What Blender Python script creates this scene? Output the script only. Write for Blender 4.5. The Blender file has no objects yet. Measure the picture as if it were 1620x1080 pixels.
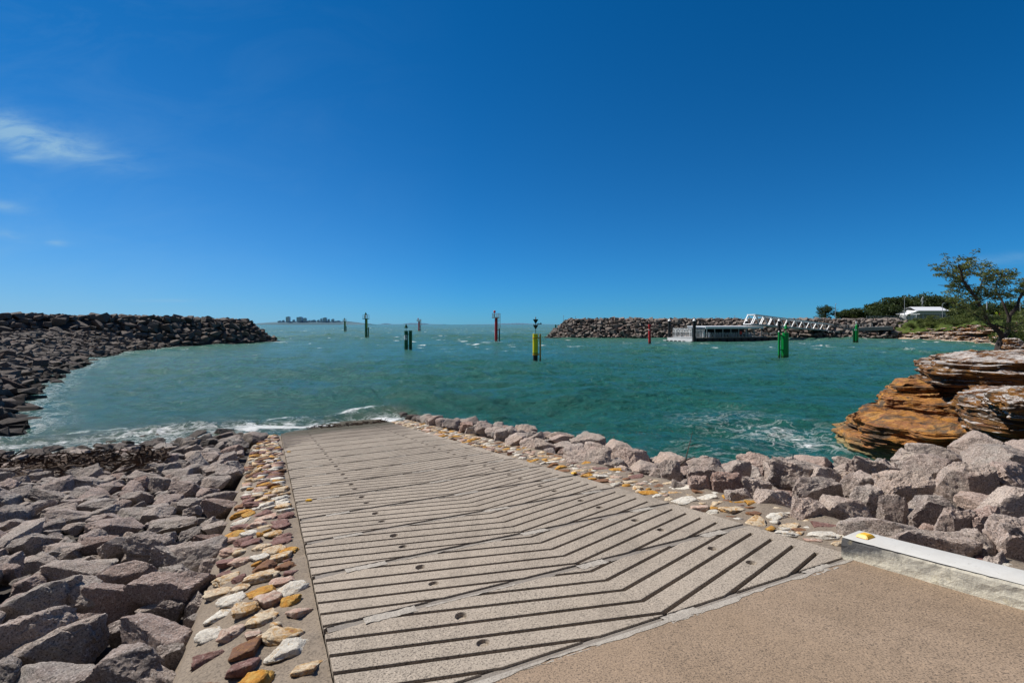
import bpy, bmesh, math, random
import numpy as np
from mathutils import Vector, Matrix, Euler, Quaternion
random.seed(7); rng = np.random.default_rng(11)
sc = bpy.context.scene
col = sc.collection
R = math.radians
CZ = 4.06            # eye height above the water
F = 720.0            # focal length in photo pixels
GA, GB, SL, H0 = .4687, .8834, .1227, 1.7   # ramp heading and 1:8 slope

# ------------------------------------------------------------------ helpers
def at(x, y, Y):     # point seen at photo pixel (x, y) at distance Y
    return Vector(((x-810)/F*Y, Y, CZ-(y-513)/F*Y))
def onz(x, y, z):
    Y = (CZ-z)*F/(y-513); return Vector(((x-810)/F*Y, Y, z))
def rz(v): return CZ-H0-SL*v
def rp(u, v, dz=0): return Vector((GB*u-GA*v, GA*u+GB*v, rz(v)+dz))
def uv_of(X, Y): return GB*X+GA*Y, -GA*X+GB*Y
def vv(u, vp): return vp-.094*(u-.32)      # skewed joint lines

def tag(o, label=None, cat=None, group=None, kind=None):
    if label: o['label'] = label
    if cat: o['category'] = cat
    if group: o['group'] = group
    if kind: o['kind'] = kind
    return o
def link(name, me, parent=None, loc=None):
    o = bpy.data.objects.new(name, me); col.objects.link(o)
    if parent: o.parent = parent
    if loc is not None: o.location = loc
    return o
def empty(name, loc=(0,0,0)):
    o = bpy.data.objects.new(name, None); col.objects.link(o); o.location = loc; o.empty_display_size = .2
    return o
def npmesh(name, V, Fc, mat, smooth=False):
    me = bpy.data.meshes.new(name)
    V = np.asarray(V, np.float32); Fc = np.asarray(Fc, np.int32); k = Fc.shape[1]
    me.vertices.add(len(V)); me.vertices.foreach_set('co', V.ravel())
    me.loops.add(Fc.size); me.loops.foreach_set('vertex_index', Fc.ravel())
    me.polygons.add(len(Fc)); me.polygons.foreach_set('loop_start', np.arange(0, Fc.size, k, dtype=np.int32))
    me.polygons.foreach_set('use_smooth', np.full(len(Fc), smooth))
    me.update(calc_edges=True); me.validate()
    if mat: me.materials.append(mat)
    return me
def attr(me, name, arr):
    a = me.attributes.new(name, 'FLOAT', 'POINT'); a.data.foreach_set('value', np.asarray(arr, np.float32))
def grid_faces(n, m, wrap=False):   # n rows, m cols
    i = np.arange(n-1)[:, None]; j = np.arange(m if wrap else m-1)[None, :]; j2 = (j+1) % m
    return np.stack([i*m+j, i*m+j2, (i+1)*m+j2, (i+1)*m+j], -1).reshape(-1, 4)
class MB:
    def __init__(s): s.bm = bmesh.new()
    def box(s, c, d, rot=None, bev=0):
        M = Matrix.Translation(c)
        if rot is not None: M = M @ rot.to_4x4()
        M = M @ Matrix.Diagonal((d[0], d[1], d[2], 1))
        r = bmesh.ops.create_cube(s.bm, size=1, matrix=M)
        if bev:
            es = list({e for v in r['verts'] for e in v.link_edges})
            bmesh.ops.bevel(s.bm, geom=es, offset=bev, segments=2, affect='EDGES', profile=.6)
        return s
    def tube(s, a, b, r1, r2=None, n=14, caps=True):
        a = Vector(a); b = Vector(b); d = b-a
        if r2 is None: r2 = r1
        q = Vector((0,0,1)).rotation_difference(d.normalized())
        M = Matrix.Translation((a+b)/2) @ q.to_matrix().to_4x4()
        bmesh.ops.create_cone(s.bm, cap_ends=caps, segments=n, radius1=r1, radius2=r2, depth=d.length, matrix=M)
        return s
    def bar(s, a, b, w):
        a = Vector(a); b = Vector(b); d = b-a
        q = d.to_track_quat('Z', 'Y')
        return s.box((a+b)/2, (w, w, d.length), q.to_matrix())
    def ball(s, c, r, sz=1):
        bmesh.ops.create_uvsphere(s.bm, u_segments=16, v_segments=10, radius=r, matrix=Matrix.Translation(c) @ Matrix.Diagonal((1,1,sz,1)))
        return s
    def poly(s, pts): s.bm.faces.new([s.bm.verts.new(p) for p in pts]); return s
    def build(s, name, mat, parent=None, smooth=False, loc=None):
        me = bpy.data.meshes.new(name); bmesh.ops.recalc_face_normals(s.bm, faces=s.bm.faces)
        if parent is not None and loc is None:
            bmesh.ops.translate(s.bm, verts=s.bm.verts, vec=-parent.location)
        s.bm.to_mesh(me); s.bm.free(); me.materials.append(mat)
        if smooth:
            me.polygons.foreach_set('use_smooth', [True]*len(me.polygons))
            me.set_sharp_from_angle(angle=R(35))
        return link(name, me, parent, loc)

def hash3(i, j, k, s):
    h = (i*374761393 + j*668265263 + k*2147483647 + s*974634)&0xffffffff
    h = ((h ^ (h>>13))*1274126177)&0xffffffff
    h = (h ^ (h>>16))
    return (h & 0xffff)/65535.0
def vnoise(P, s=0):
    P = np.asarray(P, float); I = np.floor(P).astype(np.int64); f = P-I; f = f*f*f*(f*(f*6-15)+10)
    x, y, z = I[..., 0], I[..., 1], I[..., 2]; o = 0
    for a in (0, 1):
        for b in (0, 1):
            for c in (0, 1):
                w = (f[..., 0] if a else 1-f[..., 0])*(f[..., 1] if b else 1-f[..., 1])*(f[..., 2] if c else 1-f[..., 2])
                o = o+w*hash3(x+a, y+b, z+c, s)
    return o*2-1
def fbm(P, s=0, o=4, g=.5):
    r = 0; a = 1; P = np.asarray(P, float)
    for k in range(o): r = r+a*vnoise(P, s+k*17); P = P*2.03; a *= g
    return r
def sstep(a, b, x):
    t = np.clip((x-a)/(b-a), 0, 1); return t*t*(3-2*t)

# ------------------------------------------------------------------ materials
class Mat:
    def __init__(s, name):
        s.m = bpy.data.materials.new(name); s.m.use_nodes = True; s.nt = s.m.node_tree; s.nt.nodes.clear()
        s.out = s.nt.nodes.new('ShaderNodeOutputMaterial'); s.b = s.nt.nodes.new('ShaderNodeBsdfPrincipled')
        s.nt.links.new(s.b.outputs[0], s.out.inputs[0]); s.geo = s.nt.nodes.new('ShaderNodeNewGeometry')
    def n(s, t, **k):
        x = s.nt.nodes.new('ShaderNode'+t)
        for a, b in k.items(): setattr(x, a, b)
        return x
    def set(s, sock, v):
        if hasattr(v, 'is_output') or isinstance(v, bpy.types.NodeSocket): s.nt.links.new(v, sock)
        else:
            if isinstance(v, (tuple, list)) and sock.type == 'RGBA' and len(v) == 3: v = (*v, 1)
            sock.default_value = v
    def pos(s, sc=(1,1,1), off=None):
        x = s.n('Mapping'); s.set(x.inputs[0], s.geo.outputs['Position'] if off is None else off); x.inputs['Scale'].default_value = sc
        return x.outputs[0]
    def noise(s, scale, vec=None, det=4, rough=.55, dist=0):
        x = s.n('TexNoise'); s.set(x.inputs['Vector'], vec if vec is not None else s.geo.outputs['Position'])
        x.inputs['Scale'].default_value = scale; x.inputs['Detail'].default_value = det; x.inputs['Roughness'].default_value = rough
        x.inputs['Distortion'].default_value = dist
        return x.outputs[0]
    def voro(s, scale, vec=None, feat='F1', out=0):
        x = s.n('TexVoronoi', feature=feat); s.set(x.inputs['Vector'], vec if vec is not None else s.geo.outputs['Position']); x.inputs['Scale'].default_value = scale
        return x.outputs[out]
    def ramp(s, v, pts, interp='LINEAR'):
        x = s.n('ValToRGB'); s.set(x.inputs[0], v); e = x.color_ramp.elements; x.color_ramp.interpolation = interp
        while len(e) < len(pts): e.new(.5)
        for k, (p, c) in enumerate(pts):
            e[k].position = p; e[k].color = (*c, 1) if isinstance(c, tuple) else (c, c, c, 1)
        return x.outputs[0]
    def mix(s, f, a, b, mode='MIX'):
        x = s.n('Mix', data_type='RGBA', blend_type=mode); s.set(x.inputs[0], f); s.set(x.inputs[6], a); s.set(x.inputs[7], b)
        return x.outputs[2]
    def math(s, op, a, b=0., c=None):
        x = s.n('Math', operation=op); s.set(x.inputs[0], a); s.set(x.inputs[1], b)
        if c is not None: s.set(x.inputs[2], c)
        return x.outputs[0]
    def attr(s, name):
        x = s.n('Attribute', attribute_name=name); return x.outputs['Fac']
    def bump(s, h, strength=.5, dist=.02, prev=None):
        x = s.n('Bump'); s.set(x.inputs['Height'], h); x.inputs['Strength'].default_value = strength; x.inputs['Distance'].default_value = dist
        if prev is not None: s.set(x.inputs['Normal'], prev)
        return x.outputs[0]
    def done(s, color, rough=.8, normal=None, spec=.3, metal=0):
        s.set(s.b.inputs['Base Color'], color); s.set(s.b.inputs['Roughness'], rough)
        s.b.inputs['Specular IOR Level'].default_value = spec; s.b.inputs['Metallic'].default_value = metal
        if normal is not None: s.set(s.b.inputs['Normal'], normal)
        return s.m
def paint(name, c, rough=.5, dirt=.35, scale=2., metal=0):
    m = Mat(name); d = m.noise(scale, det=6, rough=.7)
    cc = m.mix(m.ramp(d, [(.35, 0.), (.75, dirt)]), c, tuple(x*.35+.02 for x in c))
    if name.endswith('paint'):
        z_ = m.n('SeparateXYZ'); m.set(z_.inputs[0], m.geo.outputs['Position']); wl_ = m.math('ADD', z_.outputs[2], m.math('MULTIPLY', m.noise(3., None, 5, .7), .9))
        cc = m.mix(m.ramp(wl_, [(.62, .8), (.95, 0.)]), cc, (.03, .032, .018)); cc = m.mix(m.ramp(m.noise(1.6, m.pos((4, 4, .5)), 6, .75), [(.6, 0.), (.72, .5)]), cc, (.35, .30, .24))
    return m.done(cc, rough, m.bump(m.noise(scale*12), .12, .01), .4, metal)

def granite(name, mode='obj', dark=1., warm=None):
    m = Mat(name)
    if mode == 'obj': rnd = m.n('ObjectInfo').outputs['Random']
    else: rnd = m.attr('tint')
    sh = m.n('Vector' 'Math', operation='MULTIPLY_ADD'); m.set(sh.inputs[0], rnd); sh.inputs[1].default_value = (37, 23, 51); m.set(sh.inputs[2], m.geo.outputs['Position'])
    p = sh.outputs[0]
    d = dark
    base = m.ramp(rnd, [(0., (.42*d, .368*d, .318*d)), (.16, (.54*d, .455*d, .385*d)), (.3, (.36*d, .342*d, .31*d)), (.44, (.57*d, .50*d, .435*d)), (.58, (.40*d, .29*d, .25*d)), (.68, (.50*d, .455*d, .405*d)), (.80, (.30*d, .272*d, .243*d)), (.90, (.44*d, .40*d, .36*d)), (.95, (.36*d, .22*d, .17*d)), (1., (.15*d, .148*d, .15*d))])
    big = m.noise(2.3, p, 6, .7, .6)
    c = m.mix(m.ramp(big, [(.40, 0.), (.66, .45)]), base, (.56*d, .40*d, .335*d))
    c = m.mix(m.ramp(m.noise(1.5, p, 7, .72, 1.2), [(.56, 0.), (.64, .7)]), c, (.14*d, .13*d, .13*d))
    c = m.mix(m.ramp(m.noise(6., p, 7, .78, .5), [(.44, 0.), (.72, .6)]), c, (.24*d, .18*d, .155*d))
    c = m.mix(m.ramp(m.noise(30., p, 4, .7), [(.52, 0.), (.7, .55)]), c, (.66*d, .58*d, .53*d))
    c = m.mix(m.ramp(m.noise(75, p, 3, .7), [(.38, .85), (.49, 0.)]), c, (.11*d, .095*d, .09*d))
    c = m.mix(m.ramp(m.noise(60, m.pos((1, 1, 1), p), 2, .6), [(.58, 0.), (.68, .7)]), c, (.74*d, .66*d, .61*d))
    if warm: c = m.mix(1., c, warm, 'MULTIPLY')
    zz_ = m.n('SeparateXYZ'); m.set(zz_.inputs[0], m.geo.outputs['Position']); wz = m.math('ADD', zz_.outputs[2], m.math('MULTIPLY', m.noise(1.2, None, 5, .7), .5))
    c = m.mix(m.ramp(wz, [(.42, .78), (.75, 0.)]), c, (.05*d, .042*d, .036*d))
    n1 = m.bump(m.noise(3.2, p, 9, .66, .4), .8, .16)
    n1 = m.bump(m.noise(14, p, 8, .7), .7, .04, n1)
    n1 = m.bump(m.noise(70, p, 4, .6), .6, .007, n1)
    return m.done(c, .88, n1, .2)

def concrete(name, c1, c2, c3, speck=.7, sscale=95, wet=None):
    m = Mat(name); p = m.geo.outputs['Position']
    c = m.mix(m.ramp(m.noise(.9, p, 6, .7), [(.3, 0.), (.7, 1.)]), c1, c2)
    c = m.mix(m.ramp(m.noise(4.5, p, 5, .7), [(.5, 0.), (.75, .35)]), c, c3)
    c = m.mix(m.ramp(m.noise(sscale, p, 2, .65), [(.38, speck), (.5, 0.)]), c, (.05, .04, .033))
    c = m.mix(m.ramp(m.noise(sscale*.7, p, 2, .6), [(.56, 0.), (.72, speck*.7)]), c, tuple(min(1, x*2.0) for x in c1))
    stn = m.noise(1.6, m.pos((1, 1, 1)), 8, .75, .8); c = m.mix(m.ramp(stn, [(.55, 0.), (.72, .42)]), c, tuple(x*.42 for x in c1)); c = m.mix(m.ramp(m.noise(.45, p, 6, .7, 1.), [(.52, 0.), (.7, .3)]), c, tuple(min(.8, x*1.45) for x in c1))
    if wet:
        w = m.attr('wet'); w2 = m.math('ADD', w, m.math('MULTIPLY', m.math('SUBTRACT', m.noise(.8, p, 5), .5), .5))
        c = m.mix(m.ramp(w2, [(.3, 0.), (.8, .75)]), c, (.12, .095, .073))
        z2_ = m.n('SeparateXYZ'); m.set(z2_.inputs[0], p); wz = m.math('ADD', z2_.outputs[2], m.math('MULTIPLY', m.noise(1.1, None, 6, .7), .35)); c = m.mix(m.ramp(wz, [(.30, .7), (.46, 0.)]), c, (.055, .055, .035))
        trk = m.noise(1.2, m.pos((2.6, .35, 1)), 6, .7); c = m.mix(m.ramp(trk, [(.5, 0.), (.72, .32)]), c, (.11, .09, .07))
    n = m.bump(m.noise(sscale*.8, p, 3, .6), .6, .006); n = m.bump(m.noise(7, p, 6, .6), .25, .02, n)
    return m.done(c, .88, n, .25)

M = {}
M['granite'] = granite('granite_rock', 'obj', .86); M['granite_mass'] = granite('granite_heap', 'attr', .80); M['granite_pink'] = granite('pink_granite_rock', 'obj', .98, (1.03, .985, .955))
M['granite_backlit'] = granite('backlit_breakwater_granite', 'attr', .33); M['granite_far'] = granite('far_breakwater_granite', 'attr', .55)  # left breakwater granite darkened: backlit shade put into its colour
M['ramp'] = concrete('ramp_concrete', (.325, .272, .217), (.385, .328, .265), (.25, .212, .172), .7, 85, True)
M['ramp_bed'] = concrete('ramp_bed_concrete', (.115, .09, .07), (.15, .12, .095), (.085, .068, .055), .4, 80, True)
M['apron'] = concrete('apron_concrete', (.24, .172, .115), (.325, .24, .17), (.165, .12, .082), .75, 105)
M['edge_conc'] = concrete('edging_concrete', (.20, .16, .12), (.27, .22, .17), (.13, .105, .08), .5, 60)
M['grout'] = concrete('grout', (.33, .295, .25), (.42, .38, .33), (.24, .20, .165), .5, 100)
M['grout_dark'] = concrete('joint_mortar', (.20, .175, .15), (.25, .22, .19), (.14, .12, .10), .5, 120)
M['rubble'] = concrete('gap_shade_rubble', (.045, .038, .034), (.07, .06, .052), (.03, .026, .024), .7, 40)  # near-black colour stands for the shade in gaps between boulders

def kerb_mat():
    m = Mat('kerb_concrete'); p = m.geo.outputs['Position']; at_ = m.attr('hgt'); en = m.attr('along')
    c = m.mix(m.ramp(m.noise(7, p, 7, .75, .5), [(.4, 0.), (.7, 1.)]), (.58, .54, .44), (.30, .285, .25))
    st = m.math('ADD', at_, m.math('MULTIPLY', m.math('SUBTRACT', m.noise(16, m.pos((1, 1, .5)), 6, .75), .5), .9))
    c = m.mix(m.ramp(st, [(.15, .9), (.42, 0.)]), c, (.66, .62, .50))
    c = m.mix(m.ramp(m.math('MULTIPLY', m.math('ADD', st, m.math('MULTIPLY', en, 1.15)), .5), [(.52, 0.), (.72, .9)]), c, (.05, .052, .06))
    c = m.mix(m.ramp(m.noise(14, p, 6, .7), [(.6, 0.), (.72, .7)]), c, (.10, .10, .09))
    c = m.mix(m.ramp(m.noise(5, p, 6, .7), [(.58, 0.), (.7, .45)]), c, (.45, .36, .17))
    n = m.bump(m.noise(30, p, 7, .7), .7, .015)
    return m.done(c, .9, n, .2)
M['kerb'] = kerb_mat()
M['white_paint'] = paint('white_kerb_paint', (.60, .605, .60), .85, .45, 6)
def kerb_paint():
    m = Mat('worn_white_paint'); p = m.geo.outputs['Position']
    c = m.mix(m.ramp(m.noise(3, p, 7, .75), [(.4, 0.), (.75, .5)]), (.54, .53, .50), (.36, .34, .31))
    c = m.mix(m.ramp(m.noise(22, p, 7, .8), [(.60, 0.), (.66, .85)]), c, (.22, .20, .18)); c = m.mix(m.ramp(m.noise(7, p, 8, .8, .5), [(.66, 0.), (.70, .9)]), c, (.25, .23, .20))
    return m.done(c, .85, m.bump(m.noise(25, p, 7, .7), .5, .006), .2)
M['white_paint'] = kerb_paint()
M['white'] = paint('white_metal', (.80, .81, .82), .45, .1); M['black'] = paint('black_plastic', (.012, .012, .014), .6, .2)
M['steel'] = paint('galvanised_steel', (.42, .45, .47), .45, .3, 3.); M['dkgrey'] = paint('dark_hull', (.035, .04, .045), .6, .3)
M['deck'] = paint('pontoon_deck', (.25, .25, .24), .8, .3); M['lightgrey'] = paint('light_grey_concrete', (.50, .52, .53), .7, .25)
M['green'] = paint('green_paint', (.0, .27, .045), .32, .35, 1.6); M['dkgreen'] = paint('dark_green_paint', (.004, .11, .035), .4, .45, 1.6)
M['red'] = paint('red_paint', (.52, .014, .018), .35, .35, 1.6); M['yellow'] = paint('yellow_paint', (.82, .70, .01), .32, .3, 1.8)
M['orange'] = paint('orange_paint', (.60, .28, .012), .45, .35, 2); M['pink'] = paint('faded_rail', (.62, .50, .46), .5, .2)
M['pole'] = paint('grey_pole', (.33, .35, .37), .5, .2); M['limeyellow'] = paint('lime_sign', (.60, .72, .03), .5, .1)
M['glass'] = paint('dark_glass', (.02, .03, .04), .1, .1); M['tyre'] = paint('tyre_rubber', (.02, .02, .02), .8, .1)
M['carwhite'] = paint('white_car_paint', (.75, .76, .77), .25, .1); M['carsilver'] = paint('silver_car_paint', (.30, .32, .34), .25, .1)
M['roof_white'] = paint('white_roof', (.80, .82, .84), .4, .12, .6); M['wall_grey'] = paint('house_wall', (.52, .55, .56), .7, .15)
M['road_wall'] = concrete('abutment_concrete', (.20, .22, .23), (.26, .28, .29), (.15, .16, .17), .2)
M['stud'] = paint('yellow_marker', (.85, .47, .01), .35, .25, 25)

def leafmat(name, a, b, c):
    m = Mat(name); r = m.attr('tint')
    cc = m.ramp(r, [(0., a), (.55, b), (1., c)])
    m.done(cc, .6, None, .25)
    tr = m.n('BsdfTranslucent'); m.set(tr.inputs[0], m.mix(.5, cc, (.16, .20, .03)))
    mx = m.n('MixShader'); mx.inputs[0].default_value = .25
    m.nt.links.new(m.b.outputs[0], mx.inputs[1]); m.nt.links.new(tr.outputs[0], mx.inputs[2]); m.nt.links.new(mx.outputs[0], m.out.inputs[0])
    return m.m
M['leaf_tree'] = leafmat('casuarina_foliage', (.06, .085, .03), (.15, .18, .06), (.26, .27, .10))
M['leaf_dark'] = leafmat('dark_foliage', (.012, .022, .010), (.028, .05, .017), (.055, .08, .025))
M['leaf_shrub'] = leafmat('shrub_foliage', (.035, .055, .015), (.085, .115, .025), (.16, .18, .05))
M['bark'] = paint('bark', (.045, .032, .027), .9, .5, 5); M['weed'] = paint('dry_seaweed', (.085, .05, .03), .9, .5, 8)
M['wood'] = paint('driftwood', (.10, .075, .06), .9, .4, 8)

def sandstone(name, white=0., olive=0., layer=5., br=1.):
    m = Mat(name); p = m.geo.outputs['Position']; ps = m.pos((.8, .8, layer))
    st = m.noise(1.3, ps, 8, .62, .5)
    c = m.ramp(st, [(.28, (.05*br, .036*br, .028*br)), (.40, (.15*br, .07*br, .035*br)), (.48, (.34*br, .15*br, .045*br)), (.54, (.22*br, .095*br, .05*br)), (.61, (.45*br, .235*br, .07*br)), (.72, (.17*br, .11*br, .075*br))])
    c = m.mix(m.ramp(m.noise(1.1, p, 7, .7, .8), [(.44, 0.), (.62, .7)]), c, (.46*br, .205*br, .03*br))
    c = m.mix(m.ramp(m.noise(.9, m.pos((1, 1, 2)), 8, .72, 1.), [(.50, 0.), (.58, .85)]), c, (.07*br, .06*br, .048*br))
    if olive:
        zz = m.n('SeparateXYZ'); m.set(zz.inputs[0], p)
        low = m.ramp(m.math('ADD', zz.outputs[2], m.math('MULTIPLY', m.noise(2., ps, 6, .7), .8)), [(.55, olive), (1.1, 0.)])
        c = m.mix(low, c, m.ramp(m.noise(3., ps, 7, .7), [(.35, (.07, .06, .03)), (.6, (.40, .33, .16))]))
    if white:
        nz = m.n('SeparateXYZ'); m.set(nz.inputs[0], m.geo.outputs['Normal'])
        wv = m.math('ADD', m.math('MULTIPLY', nz.outputs[2], .28), m.noise(1.6, m.pos((1, 1, 3.5)), 8, .72, .8))
        c = m.mix(m.ramp(wv, [(.80-.22*white, 0.), (.88-.22*white, .95)] if white else [(0., 0.), (1., 0.)]), c, m.ramp(m.noise(9, p, 6, .7), [(.35, (.42, .36, .33)), (.6, (.72, .68, .63))]))
    c = m.mix(m.ramp(m.noise(40, p, 4, .7), [(.3, .6), (.5, 0.)]), c, (.05, .035, .025))
    n = m.bump(m.noise(2.2, ps, 9, .68, .3), .9, .18); n = m.bump(m.noise(18, p, 7, .7), .6, .03, n)
    return m.done(c, .85, n, .25)
M['sand_low'] = sandstone('low_sandstone', 0., .9, 5., 1.25); M['sand_mid'] = sandstone('orange_sandstone', 0., 0., 5., 1.25)
M['sand_top'] = sandstone('pale_topped_sandstone', .2, 0, 6, .66); M['sand_rim'] = sandstone('white_streaked_sandstone', .45, 0, 6, .72); M['sand_white'] = sandstone('white_sandstone', .78, 0, 5, .75)
M['sand_far'] = sandstone('shore_sandstone', .32, .5, 3., .95)

def stonemat(name, a, b, c, t=.5):
    m = Mat(name); rnd = m.n('ObjectInfo').outputs['Random']
    sh = m.n('VectorMath', operation='MULTIPLY_ADD'); m.set(sh.inputs[0], rnd); sh.inputs[1].default_value = (37, 23, 51); m.set(sh.inputs[2], m.geo.outputs['Position']); p = sh.outputs[0]
    cc = m.mix(m.ramp(m.noise(9, p, 6, .65, 1.5), [(t-.08, 0.), (t+.08, 1.)]), a, b)
    cc = m.mix(m.ramp(m.noise(14, p, 7, .7, 2.), [(.56, 0.), (.66, .85)]), cc, c)
    cc = m.mix(m.ramp(m.noise(70, p, 4, .7), [(.3, .5), (.48, 0.)]), cc, (.10, .07, .05))
    cc = m.mix(m.ramp(m.noise(6, None, 7, .75), [(.5, 0.), (.7, .4)]), cc, (.16, .12, .09))
    n = m.bump(m.noise(22, p, 8, .7, .8), 1., .03); n = m.bump(m.noise(90, p, 4, .6), .4, .004, n)
    return m.done(cc, .8, n, .25)
STONE = [stonemat('white_stone', (.72, .67, .58), (.62, .56, .47), (.50, .30, .10), .6), stonemat('ochre_stone', (.52, .235, .03), (.60, .36, .09), (.20, .09, .04), .52),
         stonemat('cream_ochre_stone', (.68, .56, .40), (.50, .27, .08), (.36, .15, .08), .54), stonemat('maroon_stone', (.19, .092, .075), (.27, .155, .135), (.46, .34, .29), .5),
         stonemat('pink_stone', (.52, .33, .25), (.63, .50, .40), (.24, .11, .09), .5), stonemat('brown_stone', (.27, .13, .06), (.20, .10, .06), (.42, .24, .08), .5)]

# ------------------------------------------------------------------ camera, world, sun
cam = bpy.data.objects.new('camera', bpy.data.cameras.new('camera')); col.objects.link(cam)
cam.location = (0, 0, CZ); cam.rotation_euler = (R(90), 0, 0)
cam.data.sensor_width = 36; cam.data.lens = 16; cam.data.shift_y = -27/1620
cam.data.clip_start = .1; cam.data.clip_end = 40000; sc.camera = cam
SUN_AZ, SUN_EL = R(-63), R(50)
w = bpy.data.worlds.new('World'); sc.world = w; w.use_nodes = True; nt = w.node_tree; nt.nodes.clear()
wo = nt.nodes.new('ShaderNodeOutputWorld'); bg = nt.nodes.new('ShaderNodeBackground'); nt.links.new(bg.outputs[0], wo.inputs[0])
sky = nt.nodes.new('ShaderNodeTexSky'); sky.sky_type = 'NISHITA'; sky.sun_disc = False
sky.sun_elevation = SUN_EL; sky.sun_rotation = SUN_AZ; sky.air_density = .8; sky.dust_density = .12; sky.ozone_density = 5.0; sky.altitude = 300
def wn(t, **k):
    x = nt.nodes.new('ShaderNode'+t)
    for a, b in k.items(): setattr(x, a, b)
    return x
def wmath(op, a, b=0.):
    x = wn('Math', operation=op)
    for i, v in enumerate((a, b)):
        if isinstance(v, bpy.types.NodeSocket): nt.links.new(v, x.inputs[i])
        else: x.inputs[i].default_value = v
    return x.outputs[0]
sp_ = wn('SeparateColor'); nt.links.new(sky.outputs[0], sp_.inputs[0]); hs = wn('CombineColor')
SK = .085      # tone curve of the polarised sky, channel by channel
for i_, (k_, g_) in enumerate(((.34, 2.0), (.63, .92), (1.07, .92))):
    nt.links.new(wmath('MULTIPLY', wmath('POWER', wmath('MULTIPLY', sp_.outputs[i_], SK), g_), k_/SK), hs.inputs[i_])
# thin high cirrus, fixed to directions in the sky
tc = wn('TexCoord'); sx = wn('SeparateXYZ'); nt.links.new(tc.outputs['Generated'], sx.inputs[0])
iy = wmath('DIVIDE', 1., wmath('MAXIMUM', sx.outputs[1], .05))
px_ = wmath('MULTIPLY', sx.outputs[0], iy); pz_ = wmath('MULTIPLY', sx.outputs[2], iy)   # gnomonic sky plane facing north
cmb = wn('CombineXYZ'); nt.links.new(px_, cmb.inputs[0]); nt.links.new(pz_, cmb.inputs[1])
def wnoise(scale, sxy, rot, det=8, rough=.6, dist=.6):
    mp = wn('Mapping'); nt.links.new(cmb.outputs[0], mp.inputs[0]); mp.inputs['Scale'].default_value = (*sxy, 1); mp.inputs['Rotation'].default_value = (0, 0, R(rot))
    n = wn('TexNoise'); nt.links.new(mp.outputs[0], n.inputs['Vector']); n.inputs['Scale'].default_value = scale; n.inputs['Detail'].default_value = det; n.inputs['Roughness'].default_value = rough; n.inputs['Distortion'].default_value = dist
    return n.outputs[0]
def blob(cx, cz, rx, rz_, rot):
    c, s = math.cos(R(rot)), math.sin(R(rot))
    dx = wmath('SUBTRACT', px_, cx); dz = wmath('SUBTRACT', pz_, cz)
    a = wmath('ADD', wmath('MULTIPLY', dx, c/rx), wmath('MULTIPLY', dz, s/rx)); b = wmath('ADD', wmath('MULTIPLY', dx, -s/rz_), wmath('MULTIPLY', dz, c/rz_))
    d = wmath('ADD', wmath('MULTIPLY', a, a), wmath('MULTIPLY', b, b))
    return wmath('POWER', 2.718, wmath('MULTIPLY', d, -1.))
def wadd(*a):
    r = a[0]
    for x in a[1:]: r = wmath('ADD', r, x)
    return r
wis = wnoise(7., (1., 3.2), 12, 9, .62, .5)
mask = wadd(wmath('MULTIPLY', blob(-1.10, .418, .10, .028, -10), .55), wmath('MULTIPLY', blob(-.98, .385, .13, .024, -13), .50), wmath('MULTIPLY', blob(-1.03, .40, .2, .05, -8), .22), wmath('MULTIPLY', blob(-1.13, .445, .08, .035, -10), .4),
            wmath('MULTIPLY', blob(-1.07, .37, .04, .014, 0), .35), wmath('MULTIPLY', blob(-1.12, .26, .06, .012, -10), .3), wmath('MULTIPLY', blob(-1.0, .178, .022, .006, -5), .5), wmath('MULTIPLY', blob(-1.12, .2, .05, .01, -12), .35),
            wmath('MULTIPLY', blob(1.1, .145, .16, .012, 5), .22), wmath('MULTIPLY', blob(-.77, .052, .06, .004, 0), .25))
wm = wn('MapRange'); nt.links.new(wis, wm.inputs[0]); wm.inputs[1].default_value = .36; wm.inputs[2].default_value = .68
cl1 = wmath('MULTIPLY', mask, wmath('ADD', wm.outputs[0], .12))
veil = wnoise(2.6, (1., 2.6), -8, 8, .65, .8); vm = wn('MapRange'); nt.links.new(veil, vm.inputs[0]); vm.inputs[1].default_value = .45; vm.inputs[2].default_value = .85
fall = wn('MapRange'); nt.links.new(px_, fall.inputs[0]); fall.inputs[1].default_value = -.1; fall.inputs[2].default_value = -1.2
hz_ = wmath('MULTIPLY', wmath('POWER', 2.718, wmath('MULTIPLY', wmath('MAXIMUM', pz_, 0.), -5.)), .58)
cl2 = wmath('ADD', wmath('MULTIPLY', wmath('MULTIPLY', vm.outputs[0], fall.outputs[0]), .12), wmath('MULTIPLY', hz_, wmath('ADD', fall.outputs[0], .22)))
cl = wmath('MINIMUM', wmath('ADD', cl1, cl2), .8)
mxw = wn('Mix', data_type='RGBA'); nt.links.new(cl, mxw.inputs[0]); nt.links.new(hs.outputs[0], mxw.inputs[6]); mxw.inputs[7].default_value = (3.7, 6.2, 8.3, 1)
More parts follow.
